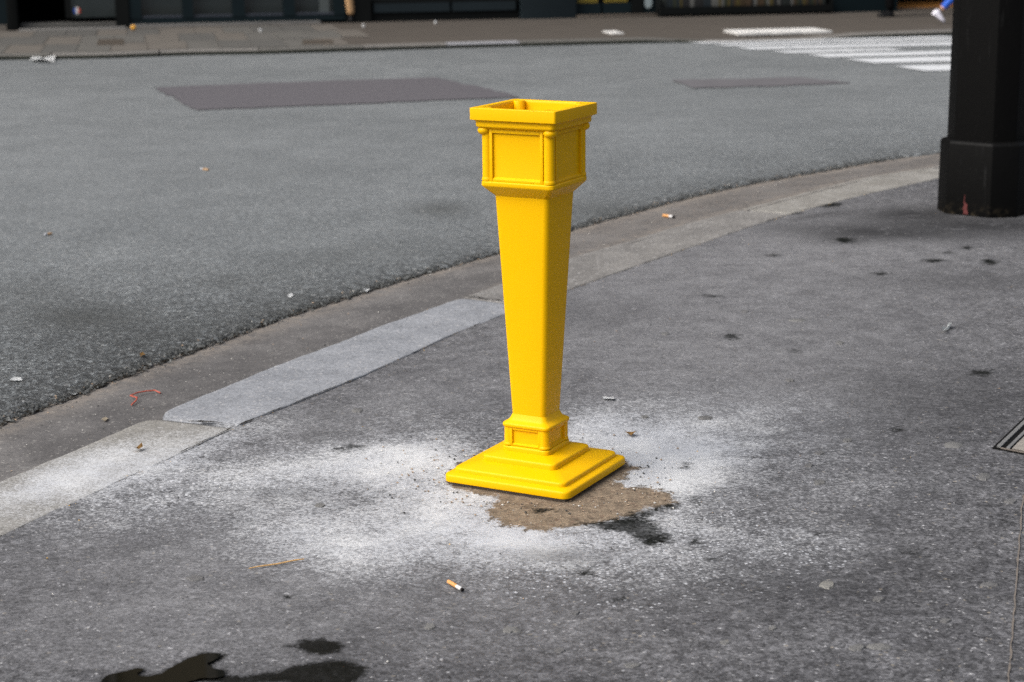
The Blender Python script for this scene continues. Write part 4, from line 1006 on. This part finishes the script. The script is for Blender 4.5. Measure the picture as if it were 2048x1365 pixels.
butt((1327,434), (1348,437), 'cigarette butt lying in the gutter right of the bollard', rad=0.0075)
butt((417,342), (399,340), 'cigarette butt far out on the road, left of the bollard top', 'filter_dull', rad=0.007, pap='paper_dull')
butt((103,470), (88,472), 'pale cigarette butt on the road near the left edge', 'filter_dull', rad=0.0065, burnt=False, pap='paper_dull')
def scrap(name, px, m_, label, cat, lift=0.006, cr=0.35):
    pts = [G3(*q) for q in px]; c = sum(pts, Vector())/len(pts)
    o_pts = [p-c for p in pts]; bm = bmesh.new(); n_ = len(pts)
    top = [bm.verts.new((p.x, p.y, 0.0015+lift*(0.5+0.5*math.sin(i*2.3+c.x*9)))) for i, p in enumerate(o_pts)]
    mid = bm.verts.new((0, 0, lift*cr+0.001))
    for i in range(n_): bm.faces.new((top[i], top[(i+1)%n_], mid))
    r = bmesh.ops.solidify(bm, geom=bm.faces[:], thickness=0.0008)
    o = from_bm(name, bm, M[m_], None, 0); o.location = c; return tag(o, label, cat)
scrap('paper_scrap', [(20,761),(27,757),(43,759),(45,762),(30,765),(21,764)], 'scrap', 'white paper scrap on the road at the left edge', 'paper scrap')
scrap('paper_scrap', [(128,784),(140,790),(156,791),(150,797),(138,796)], 'scrap', 'crumpled white scrap where asphalt meets gutter, near the left edge', 'paper scrap', 0.012)
scrap('paper_scrap', [(202,842),(211,836),(217,839),(210,845)], 'beige', 'small beige paper square in the gutter before the first kerb stone', 'paper scrap', 0.004)
scrap('paper_scrap', [(1205,796),(1228,796),(1229,801),(1207,800)], 'scrap', 'white paper strip on the pavement behind the bollard base', 'paper scrap', 0.004)
scrap('paper_scrap', [(727,583),(732,577),(738,576),(741,583),(733,588)], 'scrap', 'small white scrap at the ragged asphalt edge near the pale blue kerb stone', 'paper scrap', 0.006)
scrap('paper_scrap', [(574,592),(583,588),(588,592),(580,597)], 'scrap', 'tiny white scrap on the road above the long kerb stone', 'paper scrap', 0.003)
scrap('dry_leaf', [(268,900),(274,896),(284,894),(286,897),(277,902),(271,903)], 'leaf', 'curled brown leaf fragment on the dusty kerb stone', 'leaf', 0.012)
scrap('dry_leaf', [(280,712),(286,708),(291,711),(287,716),(281,716)], 'leaf', 'orange leaf fragment on the road above the red strip', 'leaf', 0.010)
scrap('dry_leaf', [(1250,868),(1262,866),(1272,870),(1262,874)], 'leaf', 'dark twig fragment on the white dust right of the bollard', 'twig', 0.010)
scrap('foil_scrap', [(1884,664),(1893,657),(1895,652),(1904,655),(1897,660),(1893,668),(1886,669)], 'foil', 'crumpled silver foil scrap on the pavement at the right', 'foil', 0.018)
scrap('paper_scrap', [(60,122),(72,117),(88,119),(100,116.5),(111,120),(108,125),(85,127),(64,126)], 'scrap', 'crumpled white paper lying against the far kerb at the left', 'paper scrap', 0.05)
bm = bmesh.new(); prs = [G3(*q) for q in ((263,812),(272,806),(275,801),(261,798),(275,792),(292,788),(310,785),(321,788))]
add_tube(bm, [p+Vector((0,0,0.003+0.008*math.sin(i*.45))) for i, p in enumerate(prs)], 0.0024, 8)
tag(from_bm('plastic_strip', bm, M['red_strip'], None, 60), 'bent red plastic strip lying in the gutter', 'plastic strip')
bm = bmesh.new(); a, b = G3(498,1139), G3(608,1120); pts = [a.lerp(b, k/8)+Vector((0,0,0.002+0.0008*math.sin(k*1.2))) for k in range(9)]
add_tube(bm, pts, [0.0012,0.0016,0.0019,0.002,0.002,0.0019,0.002,0.0018,0.0014], 8)
tag(from_bm('wooden_stick', bm, M['stick'], None, 60), 'thin light-brown wooden stick on the pavement in front', 'stick')
# far ball and cups
M['ball'] = simple('orange_ball', (0.55, 0.27, 0.02), 0.5, 0.4, 0.1)
bm = bmesh.new(); bmesh.ops.create_icosphere(bm, subdivisions=3, radius=0.033, matrix=Matrix.Translation((0, 0, 0.033)))
for v in bm.verts: v.co += v.co.normalized()*0.002*noise.noise(v.co*40)
o = from_bm('ball', bm, M['ball'], None, 60); o.location = BP3(267, 61.5)+Vector((0, 0, 0.004)); tag(o, 'small orange-yellow ball at the foot of the shop step', 'ball')
def cup(px, py, label):
    bm = bmesh.new(); r = bmesh.ops.create_cone(bm, cap_ends=False, segments=14, radius1=0.014, radius2=0.019, depth=0.036, matrix=Matrix.Translation((0,0,0.02)) @ Matrix.Rotation(0.0, 4, 'X'))
    bmesh.ops.contextual_create(bm, geom=[e for e in bm.edges if e.is_boundary and e.verts[0].co.z < 0.02]); bmesh.ops.solidify(bm, geom=bm.faces[:], thickness=0.002)
    o = from_bm('paper_cup', bm, M['scrap'], None, 40); o.location = BP3(px, py)+Vector((0, 0, 0.006)); tag(o, label, 'cup')
cup(521, 65, 'small white cup on the far pavement below the second window pane')
cup(727, 56, 'small white cup on the far pavement beside the person in tan trousers')
cup(871, 49, 'small white cup on the brown far pavement in front of the dark recessed shop')

# ---- loose grit: along the broken asphalt edge and strewn over the ground
def grit(name, items, mats):
    verts, faces, mi = [], [], []
    base = [(0,0,.9),(1,0,-.1),(-.4,.9,0),(-.5,-.85,.05),(.1,.1,-.6)]
    fs = [(0,1,2),(0,2,3),(0,3,1),(4,2,1),(4,3,2),(4,1,3)]
    for p, s, k in items:
        a = random.uniform(0, 6.28); ca, sa = math.cos(a), math.sin(a); n0 = len(verts)
        for x_, y_, z_ in base:
            j = random.uniform(.7, 1.3); verts.append((p[0]+s*j*(x_*ca-y_*sa), p[1]+s*j*(x_*sa+y_*ca), p[2]+s*0.7*j*z_+s*0.25))
        for f in fs: faces.append(tuple(n0+q for q in f)); mi.append(k)
    me = bpy.data.meshes.new(name); me.from_pydata(verts, [], faces)
    o = link(name, me, mats); me.polygons.foreach_set('material_index', mi); me.update(); return tag(o, kind='stuff')
M['grit_dark'] = simple('grit_dark', (0.030, 0.032, 0.031), 0.8); M['grit_grey'] = simple('grit_grey', (0.085, 0.088, 0.086), 0.8)
M['grit_tan'] = simple('grit_tan', (0.26, 0.19, 0.13), 0.8); M['grit_pale'] = simple('grit_pale', (0.42, 0.41, 0.38), 0.8); M['grit_yellow'] = simple('grit_yellow', (0.45, 0.27, 0.05), 0.8)
GM = [M['grit_dark'], M['grit_grey'], M['grit_tan'], M['grit_pale'], M['grit_yellow']]
items = []
for _ in range(5200):
    t = random.uniform(-1.9, 7.0); n_ = float(ROAD_EDGE(t))+random.gauss(-0.012, 0.028); p = xy(np.array(t), np.array(n_))
    items.append(((p[0], p[1], ROAD_Z-0.008 if n_ > ROAD_EDGE(t) else ROAD_Z-0.003), random.choice([.002,.003,.003,.004,.005,.006]), random.choices([0,1,2,3], [66,30,3,1])[0]))
for _ in range(500):
    t = random.uniform(-1.9, 7.0); n_ = random.uniform(float(ROAD_EDGE(t)), float(KERB_OUT(t))); p = xy(np.array(t), np.array(n_)); z = ground_z(p)
    items.append(((p[0], p[1], z), random.choice([.0015,.002,.003,.004]), random.choices([0,1,2,3], [20,30,25,25])[0]))
for _ in range(1300):   # crumbled lumps of asphalt
    t = random.uniform(-1.9, 7.0); n_ = float(ROAD_EDGE(t))+random.gauss(-0.004, 0.016); p = xy(np.array(t), np.array(n_))
    if nz(np.array([t, 0.3]), 3.0, 2.0) > 0.35: items.append(((p[0], p[1], ROAD_Z-0.009), random.choice([.005,.007,.009,.011]), random.choices([0,1], [70,30])[0]))
grit('edge_gravel', items, GM)
items = []
for _ in range(1500):
    t = random.uniform(-1.9, 6.0); n_ = float(KERB_IN(t))+random.uniform(0.0, 2.2)
    p = xy(np.array(t), np.array(n_)); near = math.hypot(p[0]-0.2, p[1]+0.1)
    if random.random() < 0.25+0.75*math.exp(-near*near/0.5):
        items.append(((p[0], p[1], -0.001), random.choice([.0012,.0016,.002,.003]), random.choices([0,1,2,3,4], [26,20,16,30,8])[0]))
for _ in range(420):   # crumbs of mortar round the base
    a = random.uniform(0, 6.28); r_ = 0.24+abs(random.gauss(0, 0.09)); items.append(((BOX_+r_*math.cos(a)*1.1, r_*math.sin(a), -0.001), random.choice([.0015,.002,.003,.0045]), random.choices([0,2,3], [30,40,30])[0]))
for _ in range(260):   # along the joint behind the kerb
    t = random.uniform(-1.9, 5.5); p = xy(np.array(t), KERB_IN(np.array(t))+random.gauss(0.004, 0.008)); items.append(((p[0], p[1], -0.004), random.choice([.0015,.002,.0028]), random.choices([0,1,2,4], [35,20,30,15])[0]))
grit('strewn_grit', items, GM)
for o in SC.objects:
    if o.type == 'MESH' and len(o.data.materials) == 0: print('no material', o.name)
